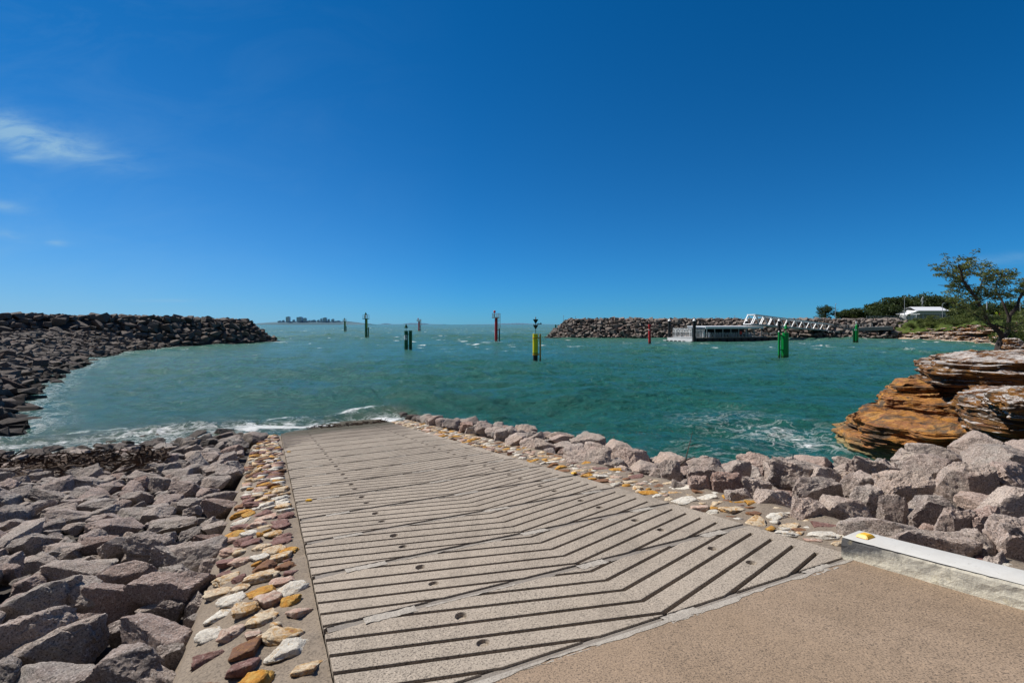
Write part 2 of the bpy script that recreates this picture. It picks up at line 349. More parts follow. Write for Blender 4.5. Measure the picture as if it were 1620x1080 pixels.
# unseen cloud field added behind the viewer as neutral fill for the shadows
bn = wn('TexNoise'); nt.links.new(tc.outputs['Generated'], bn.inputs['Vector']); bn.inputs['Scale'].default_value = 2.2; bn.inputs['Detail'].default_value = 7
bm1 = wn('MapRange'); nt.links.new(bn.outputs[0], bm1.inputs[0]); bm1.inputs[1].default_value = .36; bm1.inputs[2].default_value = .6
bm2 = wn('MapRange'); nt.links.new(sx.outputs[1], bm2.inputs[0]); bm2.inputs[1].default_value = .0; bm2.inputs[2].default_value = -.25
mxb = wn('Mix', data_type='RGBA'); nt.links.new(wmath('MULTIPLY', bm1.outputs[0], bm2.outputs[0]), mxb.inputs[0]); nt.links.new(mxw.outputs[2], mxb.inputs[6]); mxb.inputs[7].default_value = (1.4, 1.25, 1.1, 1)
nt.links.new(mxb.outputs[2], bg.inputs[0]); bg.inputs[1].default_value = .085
sl = bpy.data.lights.new('sun', 'SUN'); sl.energy = 5.6; sl.angle = R(.53); sl.color = (1., .945, .86)
so = bpy.data.objects.new('sun', sl); col.objects.link(so)
sd = Vector((math.sin(SUN_AZ)*math.cos(SUN_EL), math.cos(SUN_AZ)*math.cos(SUN_EL), math.sin(SUN_EL)))
so.rotation_euler = (-sd).to_track_quat('-Z', 'Y').to_euler(); so.location = sd*50
sc.view_settings.view_transform = 'Standard'; sc.view_settings.look = 'None'; sc.view_settings.exposure = 0
sc.cycles.max_bounces = 6; sc.cycles.sample_clamp_indirect = 3.0

# ------------------------------------------------------------------ shore shapes
TOE = np.array([(-17.8, 9.0), (-18.6, 14.5), (-19.6, 18.0), (-21.8, 20.2), (-25.5, 23.5), (-38, 38.3), (-50, 54.5), (-58.5, 69), (-62, 86)], float)
AX0 = np.array((-76.8, 66.2)); AXE = np.array((-63.8, 105.9)); AXS = AX0-(AXE-AX0)*1.9
def seg_dist(X, Y, a, b):
    d = b-a; L = (d**2).sum(); t = np.clip(((X-a[0])*d[0]+(Y-a[1])*d[1])/L, 0, 1)
    return np.hypot(X-a[0]-t*d[0], Y-a[1]-t*d[1]), t
def poly_sd(X, Y, P):   # + on the left-hand side (inland for TOE)
    best = np.full(np.shape(X), 1e9); sg = np.ones(np.shape(X))
    for a, b in zip(P[:-1], P[1:]):
        dd, t = seg_dist(X, Y, a, b); c = (b[0]-a[0])*(Y-a[1])-(b[1]-a[1])*(X-a[0])
        k = dd < best; best = np.where(k, dd, best); sg = np.where(k, np.sign(c), sg)
    return best*sg
def mound_left(X, Y):
    d, t = seg_dist(X, Y, AXS, AXE); cr = 5.1-.45*sstep(.85, 1, t)
    return cr-np.maximum(0, d-2.2)*.86
def beach(X, Y):        # rock beach in front of the left breakwater
    d = poly_sd(X, Y, TOE); return np.clip(.33*d-.15, -3, 2.6)
def uc_right(v): return np.interp(v, [-4, 1, 3, 5.3, 7.4, 12.3, 18, 22], [19, 16, 12.5, 7.7, 6.75, 6.1, 5.45, 5.2])
def bank_left_dz(v): return -.42+.34*sstep(4, 19, v)
def ground(X, Y):
    u, v = uv_of(X, Y); pl = rz(v)
    left = pl+bank_left_dz(v)+.0*u
    right = pl-.34+.36*sstep(5, 11, v)-np.maximum(0, u-uc_right(v))*.75
    mid = pl-.35
    g = np.where(u < -.5, left, np.where(u > 5.1, right, mid))
    b = np.maximum(beach(X, Y), mound_left(X, Y))
    b = np.where((Y > 12) & (X < -12), b, -9)
    return np.maximum(g, b)

# ground under the rocks
xs = np.concatenate([np.linspace(-150, -24, 85), np.linspace(-23.5, 14, 150), np.linspace(14.5, 26, 16)])
ys = np.concatenate([np.linspace(-14, 24, 150), np.linspace(24.6, 124, 130)])
XX, YY = np.meshgrid(xs, ys); ZZ = np.maximum(ground(XX, YY)-.12, -4.)
me = npmesh('shore_ground', np.stack([XX, YY, ZZ], -1).reshape(-1, 3), grid_faces(len(ys), len(xs)), M['rubble'], True)
tag(link('shore_ground', me), 'rubble bed under the boulders around the boat ramp, coloured dark as gap shade', kind='structure')

# ------------------------------------------------------------------ water
nr, na = 1500, 620
rr = 8.*np.exp(np.linspace(0, math.log(16000/8.), nr)); aa = np.linspace(R(-64), R(64), na)
X = rr[:, None]*np.sin(aa)[None, :]; Y = rr[:, None]*np.cos(aa)[None, :]
sp = (rr*(math.log(16000/8.)/nr))[:, None]
Z = np.zeros_like(X); wr = np.random.default_rng(5)
wx = X+.5*vnoise(np.stack([X*.11, Y*.11, 0*X], -1), 3); wy = Y+.5*vnoise(np.stack([X*.11, Y*.11, 0*X+5], -1), 9)
for k in range(72):
    lam = .38*(18/.38)**(k/71.); th = R(-98)+wr.normal()*.5; amp = .0084*lam**.76*wr.uniform(.5, 1.4); ph = wr.uniform(0, 6.28)
    kk = 2*math.pi/lam; q = np.sin(kk*(wx*math.cos(th)+wy*math.sin(th))+ph)
    q = q+.25*np.cos(2*(kk*(wx*math.cos(th)+wy*math.sin(th))+ph))*-1
    Z += amp*q*np.clip((lam/sp-2.2)/2, 0, 1)
gust = .78+.6*vnoise(np.stack([X*.045, Y*.03, 0*X], -1), 31); Z *= gust
U, Vv = uv_of(X, Y)
G = ground(X, Y)
shal = sstep(-1.6, -.05, G)*(Y < 110)
jit = vnoise(np.stack([X*.7, Y*.7, 0*X], -1), 77)
# a small breaking wave near the ramp, and calm thin wash at the very edge
wl = 22.3+.5*np.sin(U*.55+.5)+.4*vnoise(np.stack([U*.5, 0*U, 0*U], -1), 4)
br_ = np.exp(-((Vv-wl)/.55)**2)*sstep(-22, -10, U)*(1-sstep(4, 8, U))
Z = Z*(1-.65*shal)+.17*br_
Z -= .02
foam = np.zeros_like(X)
ed = 19.6+.35*vnoise(np.stack([U*.9, 0*U, 0*U], -1), 8)
inr = (1-sstep(4.4, 6.6, U))
foam = np.maximum(foam, (.86+.16*jit)*np.exp(-((Vv-ed-.9)/1.0)**2)*inr*sstep(-2.5, -.2, U))
foam = np.maximum(foam, (.66+.2*jit)*np.exp(-((Vv-21.2)/1.1)**2)*inr*sstep(-16, -8, U))
foam = np.maximum(foam, .66*np.exp(-((Vv-22.8)/.5)**2)*inr*sstep(-14, -6, U))
foam = np.maximum(foam, (.42+.15*jit)*np.exp(-((Vv-20.6)/1.6)**2)*(U < 0)*(U > -26))
foam = np.maximum(foam, .62*sstep(-.6, -.06, G)*(Y < 110)*np.where(U > 5, .85, np.where(X < -22, .85, 1.)))
dl = poly_sd(X, Y, TOE); foam = np.maximum(foam, .50*np.exp(-((dl+.6)/1.5)**2)*(X < -12)*(Y < 110))
foam = np.maximum(foam, (.50+.2*jit)*np.exp(-(((X-10.)/3.4)**2+((Y-18.)/5.5)**2)))
foam = np.maximum(foam, .62*np.exp(-(((X-10.3)/1.6)**2+((Y-15.5)/2.)**2)))
foam = np.maximum(foam, .34*np.exp(-(((X-7)/4.)**2+((Y-13.5)/3.)**2)))
foam = np.maximum(foam, .75*np.exp(-(((X+53)/4)**2+((Y-104.5)/2.5)**2)))
foam = np.maximum(foam, .7*np.exp(-(((X-7)/3.5)**2+((Y-134)/1.2)**2)))
cap = sstep(.86, 1.1, fbm(np.stack([X*.34, Y*.42, 0*X], -1), 50, 4)+.06*sstep(60, 260, Y))*.72*sstep(35, 90, Y)*(1-sstep(400, 900, Y))
foam = np.maximum(foam, cap)
P = np.stack([X, Y, Z], -1).reshape(-1, 3)
me = npmesh('water', P, grid_faces(nr, na), None, True)
attr(me, 'foam', foam.ravel()); attr(me, 'shal', (shal*np.exp(-((Vv-21)/3.5)**2)).ravel())
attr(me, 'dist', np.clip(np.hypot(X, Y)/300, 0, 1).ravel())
def water_mat():
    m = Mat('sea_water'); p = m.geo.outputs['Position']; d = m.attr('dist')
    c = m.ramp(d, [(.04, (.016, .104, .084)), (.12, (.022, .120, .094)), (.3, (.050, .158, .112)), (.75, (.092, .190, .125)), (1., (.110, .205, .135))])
    big = m.noise(.06, m.pos((1, 2.2, 1)), 5, .6, .6)
    c = m.mix(m.ramp(big, [(.38, 0.), (.65, .5)]), c, m.mix(1., c, (.60, .85, 1.05), 'MULTIPLY'))
    c = m.mix(m.math('MULTIPLY', m.attr('shal'), .75), c, (.085, .10, .055))
    f = m.attr('foam')
    q1 = m.noise(.95, m.pos((.8, 1.15, 1)), 7, .62, 1.6); lace = m.math('ABSOLUTE', m.math('SUBTRACT', q1, .5))
    n1 = m.noise(1.3, m.pos((1, 1.2, 1)), 9, .68, 1.1); n2 = m.noise(4.5, p, 6, .7, .6)
    t = m.math('ADD', m.math('MULTIPLY', n1, .65), m.math('MULTIPLY', n2, .35))
    fm = m.ramp(m.math('ADD', m.math('MULTIPLY', f, .5), m.math('MULTIPLY', t, .9)), [(.73, 0.), (.83, 1.)])
    lc = m.ramp(lace, [(0., 1.), (.035, 0.)])
    fm = m.math('MAXIMUM', fm, m.math('MULTIPLY', lc, m.ramp(m.math('ADD', f, m.math('MULTIPLY', t, .5)), [(.42, 0.), (.9, .7)])))
    c = m.mix(fm, c, (.78, .80, .80))
    rip = m.noise(2.6, m.pos((.8, 1.9, 1)), 6, .62, .3); rip2 = m.noise(.32, m.pos((.7, 2.0, 1)), 7, .66, .4)
    cn = m.n('TexNoise'); m.set(cn.inputs['Vector'], m.pos((1.3, .55, 1))); cn.inputs['Scale'].default_value = 2.3; cn.inputs['Detail'].default_value = 2; cn.inputs['Roughness'].default_value = .6
    v1 = m.n('VectorMath', operation='SUBTRACT'); m.set(v1.inputs[0], cn.outputs[1]); v1.inputs[1].default_value = (.5, .5, .5)
    v2 = m.n('VectorMath', operation='MULTIPLY_ADD'); m.set(v2.inputs[0], v1.outputs[0]); v2.inputs[1].default_value = (1.2, 2.1, 0); m.set(v2.inputs[2], m.geo.outputs['Normal'])
    v3 = m.n('VectorMath', operation='NORMALIZE'); m.set(v3.inputs[0], v2.outputs[0])
    n = m.bump(rip2, .8, .75, v3.outputs[0]); n = m.bump(rip, .95, .14, n); n = m.bump(m.noise(9, m.pos((.8, 1.6, 1)), 5, .65), 1., .045, n)
    n = m.bump(fm, .4, .05, n)
    rg = m.math('ADD', m.math('MULTIPLY', fm, .7), m.ramp(d, [(.03, .16), (.6, .2)]))
    m.done(c, rg, n, .27); m.b.inputs['IOR'].default_value = 1.3
    return m.m
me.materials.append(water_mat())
tag(link('water', me), kind='structure')

# ------------------------------------------------------------------ rock prototypes
def ico(sub):
    bm = bmesh.new(); bmesh.ops.create_icosphere(bm, subdivisions=sub, radius=1)
    V = np.array([v.co[:] for v in bm.verts]); Fc = np.array([[v.index for v in f.verts] for f in bm.faces]); bm.free(); return V, Fc
ICO = {k: ico(k) for k in (4, 5)}
def rockV(seed, sub, p=34, rough=.035, nplanes=13):
    r = np.random.default_rng(seed); D, Fc = ICO[sub]
    N = r.normal(size=(nplanes, 3)); N /= np.linalg.norm(N, axis=1)[:, None]; d = r.uniform(.60, .98, nplanes)
    ax = np.concatenate([np.eye(3), -np.eye(3)])+r.normal(size=(6, 3))*.16; ax /= np.linalg.norm(ax, axis=1)[:, None]
    N = np.concatenate([N, ax]); d = np.concatenate([d, r.uniform(.84, .95, 6)])
    q = np.maximum(D@N.T/d, 0)**p
    V = D/(q.sum(1)**(1/p))[:, None]
    n = fbm(V*1.7+seed, seed, 6, .6); n2 = np.abs(fbm(V*4.+seed*2, seed+5, 4, .6))
    V = V*(1+rough*1.25*n-rough*.9*n2)[:, None]
    V /= np.abs(V).max(0)
    return V, Fc
PRO = []
for k in range(16):
    V, Fc = rockV(100+k, 5, 90+14*(k % 5), .042+.009*(k % 4), 7+k % 8)
    mm = npmesh('boulder', V, Fc, M['granite'], True); mm.set_sharp_from_angle(angle=R(24)); PRO.append(mm)
PRO_R = [m_.copy() for m_ in PRO]
for m_ in PRO_R: m_.materials[0] = M['granite_pink']
LOW = []
def low_rock(seed):
    r = np.random.default_rng(seed); bm = bmesh.new()
    for k in range(15):
        a = r.normal(size=3); a /= np.linalg.norm(a); a = np.sign(a)*np.abs(a)**.5; bm.verts.new(a*r.uniform(.82, 1.1))
    h = bmesh.ops.convex_hull(bm, input=bm.verts)
    bmesh.ops.delete(bm, geom=[g for g in h['geom_interior'] if isinstance(g, bmesh.types.BMVert)], context='VERTS')
    bmesh.ops.dissolve_limit(bm, angle_limit=R(8), verts=bm.verts, edges=bm.edges); bmesh.ops.triangulate(bm, faces=bm.faces)
    bm.verts.index_update(); V = np.array([v.co[:] for v in bm.verts]); Fc = np.array([[v.index for v in f.verts] for f in bm.faces]); bm.free()
    V /= np.abs(V).max(0); return V, Fc
LOW = [low_rock(300+k) for k in range(24)]
MID = [rockV(500+k, 4, 60, .04, 10+k % 5) for k in range(12)]
def mass(items, mat, name, protos=LOW, smooth=False):    # items: (x,y,z, euler, scale)
    Vs, Fs, T = [], [], []; o = 0
    for k, (p, e, s) in enumerate(items):
        V, Fc = protos[random.randrange(len(protos))]
        m_ = np.array(Euler(e).to_matrix())
        Vs.append((V*np.array(s))@m_.T+np.array(p)); Fs.append(Fc+o); T.append(np.full(len(V), random.random())); o += len(V)
    me = npmesh(name, np.concatenate(Vs), np.concatenate(Fs), mat, smooth); attr(me, 'tint', np.concatenate(T)); return me

class Scatter:     # variable radius dart throwing
    def __init__(s, cell=.5): s.c = cell; s.g = {}
    def ok(s, x, y, r, f):
        i, j = int(x//s.c), int(y//s.c); k = int(2.0//s.c)+1
        for a in range(i-k, i+k+1):
            for b in range(j-k, j+k+1):
                for (X, Y, Rr) in s.g.get((a, b), ()):
                    if (X-x)**2+(Y-y)**2 < ((r+Rr)*f)**2: return False
        return True
    def add(s, x, y, r): s.g.setdefault((int(x//s.c), int(y//s.c)), []).append((x, y, r))

# ------------------------------------------------------------------ foreground boulders
HAND_L = [(0,960,116,1039),(18,984,173,1051),(8,1035,152,1095),(141,1009,259,1090),(185,970,315,1033),(245,1014,301,1052),(167,1049,303,1095),(-30,1033,43,1085),
 (83,905,187,962),(117,918,230,967),(219,893,328,962),(289,935,330,970),(296,960,328,996),(1,915,132,980),(169,969,246,1000),(217,942,265,971),(248,950,285,973),
 (167,879,250,917),(77,882,177,913),(197,858,250,880),(242,858,310,895),(-5,888,39,913),(100,966,157,990),(70,858,128,882),(37,874,94,897),(126,877,185,897),
 (196,839,271,879),(243,856,309,894),(279,848,357,894),(315,877,351,913),(311,837,355,864),(323,814,368,841),(211,814,323,841),(133,807,205,833),(194,772,245,795),
 (232,750,273,772),(321,744,361,767),(266,755,319,782),(321,784,374,810),(127,843,197,871),(68,848,129,881),(19,837,84,875),(-10,816,49,843),(44,771,114,795),(114,786,186,807),(387,672,420,695)]
HAND_R = [(1320,792,1477,847),(1420,825,1535,882),(1510,823,1576,878),(1562,812,1640,878),(1535,870,1613,901),(1389,732,1475,779),(1492,718,1558,769),(1529,691,1635,734),
 (1508,677,1576,711),(1428,687,1527,718),(1428,707,1500,742),(1549,726,1640,763),(1560,761,1640,804),(1475,796,1541,831),(1525,792,1588,827),(1434,773,1510,798),(1331,734,1387,763),
 (1331,712,1426,751),(1280,730,1331,753),(1220,712,1300,751),(1247,749,1337,769),(1187,761,1261,796),(1249,779,1308,817),(1290,771,1374,815),(1148,767,1187,790),(1061,751,1086,771),
 (1088,751,1123,773),(1123,745,1175,771),(1175,745,1222,769),(1088,732,1144,755),(1045,724,1076,745),(1088,718,1140,738),(1144,724,1187,745),(1105,708,1137,726),(1393,777,1432,796),(1346,755,1400,784)]
rocks = []    # (pos, euler, half sizes, px, hand label, zone)
SCT = Scatter()
def hand(box, dz, zone, label=None):
    x0, y0, x1, y1 = box; xc, yc = (x0+x1)/2, (y0+y1)/2
    dx = (xc-810)/F; al = -GA*dx+GB; t = (H0-dz)/((y1-513)/F-SL*al)
    th = math.atan((yc-513)/F); S = (y1-y0)*t/F*1.03; W = (x1-x0)*t/F
    H = min(.66*S/math.cos(th), .7*W); D = max(S-.8*H*math.cos(th), 0)/math.sin(th); D = min(max(D, .5*W), 1.3*W)
    Yc = t+D*.4; W = (x1-x0)*Yc/F; c = at(xc, yc, Yc)
    gz = float(ground(np.array(c.x), np.array(c.y))); top = c.z+H/2; bot = min(c.z-H/2, gz-.05)
    e = (random.uniform(-.12, .12), random.uniform(-.12, .12)-(.15 if zone == 'L' else 0), random.uniform(-.3, .3)+random.choice((0, math.pi)))
    rocks.append([(c.x, c.y, (top+bot)/2), e, (W*.55, D*.5, (top-bot)*.5), x1-x0, label, zone]); SCT.add(c.x, c.y, (W+D)*.235)
LAB_L = {0:'big flat grey slab boulder at the left edge of the picture near the bottom', 1:'wide pinkish flat boulder lying in front of the slab at lower left', 2:'pale pink boulder cut by the bottom edge, second from the left corner',
 3:'tall humped reddish boulder at the bottom between two flat boulders', 4:'long dark reddish boulder with grey top beside the stone edging, lower left', 5:'small leaning grey boulder against the stone edging near the bottom',
 6:'flat grey boulder cut by the bottom edge right beside the stone edging', 7:'dark boulder in the very bottom left corner', 8:'long purple grey boulder lying left of the blocky grey one', 10:'large blocky dark grey boulder with a flat top by the stone edging', 45:'lone dark boulder at the waterline at the top end of the left stone edging'}
LAB_R = {0:'large flat topped pale boulder right behind the end of the white kerb', 1:'pinkish boulder with black patches behind the middle of the white kerb', 4:'low rounded boulder touching the white kerb near the right edge',
 3:'reddish boulder cut by the right edge above the kerb', 2:'pointed pink boulder right of the black patched boulder', 7:'big red and black stained boulder below the white sandstone at the right edge', 9:'pale peaked boulder in front of the orange sandstone ledge', 5:'large pale grey blocky boulder in the middle of the right heap', 11:'grey flat topped boulder at the right edge under the red stained one', 17:'long dark topped boulder at the waterline end of the right heap', 19:'broad pale boulder against the water left of the sandstone ledge'}
for k, b in enumerate(HAND_L):
    v_ = np.interp((b[1]+b[3])/2, [680, 720, 780, 860, 1080], [19, 14, 9, 5.5, 2.])
    hand(b, float(bank_left_dz(v_))+.12, 'L', LAB_L.get(k))
for k, b in enumerate(HAND_R): hand(b, .0, 'R', LAB_R.get(k))
def scatter_zone(n, smin, smax, f, zone, urange, vrange, cond):
    for _ in range(n):
        u = random.uniform(*urange); v = random.uniform(*vrange); p = rp(u, v)
        if p.y < .9 or abs(p.x) > 1.32*p.y+.8 or not cond(u, v, p.x, p.y): continue
        s = smin+(smax-smin)*random.random()**1.6; r = s*.5
        if not SCT.ok(p.x, p.y, r, f): continue
        SCT.add(p.x, p.y, r)
        W = s*random.uniform(.9, 1.25); D = s*random.uniform(.75, 1.0); H = s*random.uniform(.5, .8)
        g = float(ground(np.array(p.x), np.array(p.y)))
        e = (random.uniform(-.35, .35), random.uniform(-.35, .3), random.uniform(0, 6.28))
        dep = p.y; rocks.append([(p.x, p.y, g+H*random.uniform(.12, .3)), e, (W*.56, D*.56, H*.56), W*F/dep, None, zone])
cl_ = lambda u, v, x, y: beach(np.array(x), np.array(y)) < .25 and u < -.66
for n, a, b, f in ((2600, .46, .68, .86), (9000, .32, .46, .86), (18000, .2, .32, .86), (10000, .12, .2, .9)):
    scatter_zone(n, a, b, f, 'L', (-27, -.75), (-1, 22.2), cl_)
cr_ = lambda u, v, x, y: 5.28 < u < uc_right(v)+1.6
for n, a, b, f in ((3500, .48, .75, .80), (7000, .3, .48, .82), (12000, .17, .3, .84)):
    scatter_zone(n, a, b, f, 'R', (5.2, 19), (-3, 21.5), cr_)
def vis(r):
    (x, y, z) = r[0]
    if y < .5: return False
    px, py = 810+x/y*F, 513+(CZ-z)/y*F
    if not (-20 < px < 1640 and py < 1110): return False
    u, v = uv_of(x, y)
    return not (r[5] == 'R' and u > uc_right(v)+.5)
order = sorted(range(len(rocks)), key=lambda k: -(rocks[k][3] if vis(rocks[k]) else -1)-(1000 if rocks[k][4] else 0))
ind = set(order[:300]); rest = []
for k, (p, e, s, px, lab, zone) in enumerate(rocks):
    if k not in ind: rest.append((p, e, s, zone)); continue
    o = link('boulder', random.choice(PRO if zone == 'L' else PRO_R)); o.location = p; o.rotation_euler = e; o.scale = s
    u, v = uv_of(p[0], p[1])
    if lab: tag(o, lab, 'boulder', 'granite boulders beside the boat ramp')
    elif zone == 'L':
        if u > -1.6: l, g = 'pinkish grey granite boulder in the row alongside the left stone edging', 'boulders alongside the left stone edging'
        elif v > 13: l, g = 'weathered granite boulder near the waterline on the left bank', 'boulders near the waterline on the left bank'
        elif v > 6.5: l, g = 'pinkish grey granite boulder in the middle of the left bank', 'boulders in the middle of the left bank'
        else: l, g = 'angular pinkish grey granite boulder in the left foreground heap', 'boulders in the left foreground'
        tag(o, l, 'boulder', g)
    else:
        if v > 9: l, g = 'small purplish granite boulder between the far end of the ramp and the water', 'boulders along the lower right side of the ramp'
        elif u < 6.4: l, g = 'pale pinkish granite boulder beside the right stone edging or kerb', 'boulders beside the right stone edging'
        else: l, g = 'large pale pinkish granite boulder heaped right of the ramp above the water', 'boulders heaped right of the ramp'
        tag(o, l, 'boulder', g)
for z_, nm, lab in (('L', 'boulder_heap', 'smaller granite stones filling the left bank between the big boulders'), ('R', 'boulder_heap', 'smaller granite stones filling the heap right of the ramp')):
    it = [(p, e, s) for p, e, s, zz in rest if zz == z_]
    tag(link(nm, mass(it, M['granite_mass'], nm, MID, True)), lab, 'boulders', kind='stuff')

# ------------------------------------------------------------------ breakwaters
def scatter_surface(n, smin, smax, f, bounds, zf, cond, flat=(.5, .85)):
    s_ = Scatter(1.); out = []
    for _ in range(n):
        x = random.uniform(bounds[0], bounds[1]); y = random.uniform(bounds[2], bounds[3])
        z = float(zf(np.array(x), np.array(y)))
        if not cond(x, y, z): continue
        s = smin+(smax-smin)*random.random()**1.4
        if not s_.ok(x, y, s*.5, f): continue
        s_.add(x, y, s*.5)
        H = s*random.uniform(*flat)
        out.append(((x, y, z+H*.12), (random.uniform(-.4, .4), random.uniform(-.4, .4), random.uniform(0, 6.28)), (s*.62, s*random.uniform(.4, .55), H*.55)))
    return out
def breakwater(items, mat, label, loc, npart=100):
    b = empty('breakwater', loc); tag(b, label, 'breakwater')
    def px(i):
        p, e, s = i
        return s[0]/p[1] if abs(p[0]) < 1.13*p[1] else 0
    items = sorted(items, key=lambda i: -px(i))
    L = Vector(loc)
    for p, e, s in items[:npart]:
        me = mass([((0, 0, 0), e, s)], mat, 'boulder'); o = link('boulder', me, b, Vector(p)-L)
    it = [(tuple(Vector(p)-L), e, s) for p, e, s in items[npart:]]
    tag(link('rock_armour', mass(it, mat, 'rock_armour'), b), kind='stuff')
big = scatter_surface(40000, .95, 2.0, .66, (-112, -50, 30, 118), mound_left, lambda x, y, z: z > -.5 and z > float(beach(np.array(x), np.array(y)))-.1 and x > -1.35*y)
small = scatter_surface(60000, .45, 1.15, .68, (-100, -14, 15, 92), beach, lambda x, y, z: z > -.28 and x > -1.32*y-1 and float(mound_left(np.array(x), np.array(y))) < z+.3 and not (x > -17.5 and y < 18.2))
breakwater(big+small, M['granite_backlit'], 'long dark rock breakwater with a rock beach curving out on the left', (-60, 70, 0))
RX0, RX1, RYA = 19.2, 116, 141.
def mound_right(X, Y):
    d, t = seg_dist(X, Y, np.array((RX0, RYA)), np.array((RX1, RYA-2))); return 5.3-np.maximum(0, d-2.)*.84
rb = scatter_surface(26000, .85, 1.9, .70, (8, 122, 129, 146), mound_right, lambda x, y, z: z > -.5 and y < 146)
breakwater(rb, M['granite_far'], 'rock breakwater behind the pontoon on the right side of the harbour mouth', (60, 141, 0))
xs = np.linspace(4, 128, 120); ys = np.linspace(126, 156, 60); XX, YY = np.meshgrid(xs, ys)
me = npmesh('breakwater_core', np.stack([XX, YY, np.maximum(mound_right(XX, YY)-.25, -3)], -1).reshape(-1, 3), grid_faces(60, 120), M['rubble'], True)
tag(link('breakwater_core', me), kind='structure')

# ------------------------------------------------------------------ ramp, apron, kerb, stone edging
U0, U1, UC, GP, GW, GD = .33, 4.36, 2.385, .2, .037, .036
JT = [2.41+k for k in range(0, 19)]
def clip(poly, a, b, c):     # keep a*u+b*v <= c
    out = []
    for i in range(len(poly)):
        p, q = poly[i], poly[(i+1) % len(poly)]; dp = a*p[0]+b*p[1]-c; dq = a*q[0]+b*q[1]-c
        if dp <= 0: out.append(p)
        if (dp < 0 < dq) or (dq < 0 < dp): t = dp/(dp-dq); out.append((p[0]+(q[0]-p[0])*t, p[1]+(q[1]-p[1])*t))
    return out
def half(poly): # poly in (u, vp)
    return poly
ramp = empty('boat_ramp', (0, 0, 0)); tag(ramp, kind='structure')
def slab(name, u0, u1, v0, v1, top, mat, parent=None, thick=.3, n=(8, 40)):
    us = np.linspace(u0, u1, n[0]); vs = np.linspace(v0, v1, n[1]); A, B = np.meshgrid(us, vs)
    Pt = np.array([rp(a, b, top(b) if callable(top) else top) for a, b in zip(A.ravel(), B.ravel())]); me = npmesh(name, Pt, grid_faces(n[1], n[0]), mat)
    attr(me, 'wet', np.clip((B.ravel()-12)/8, 0, 1)); return link(name, me, parent)
slab('ramp_bed', U0+.012, U1+.01, 2.1, 24, lambda b: -GD*(1-.75*float(sstep(8, 17, b))), M['ramp_bed'], ramp, n=(8, 240))
def holes_for(j):   # lifting sockets
    return [(uu, j+dv) for uu in (1.2, 3.57) for dv in (.33, .71)]
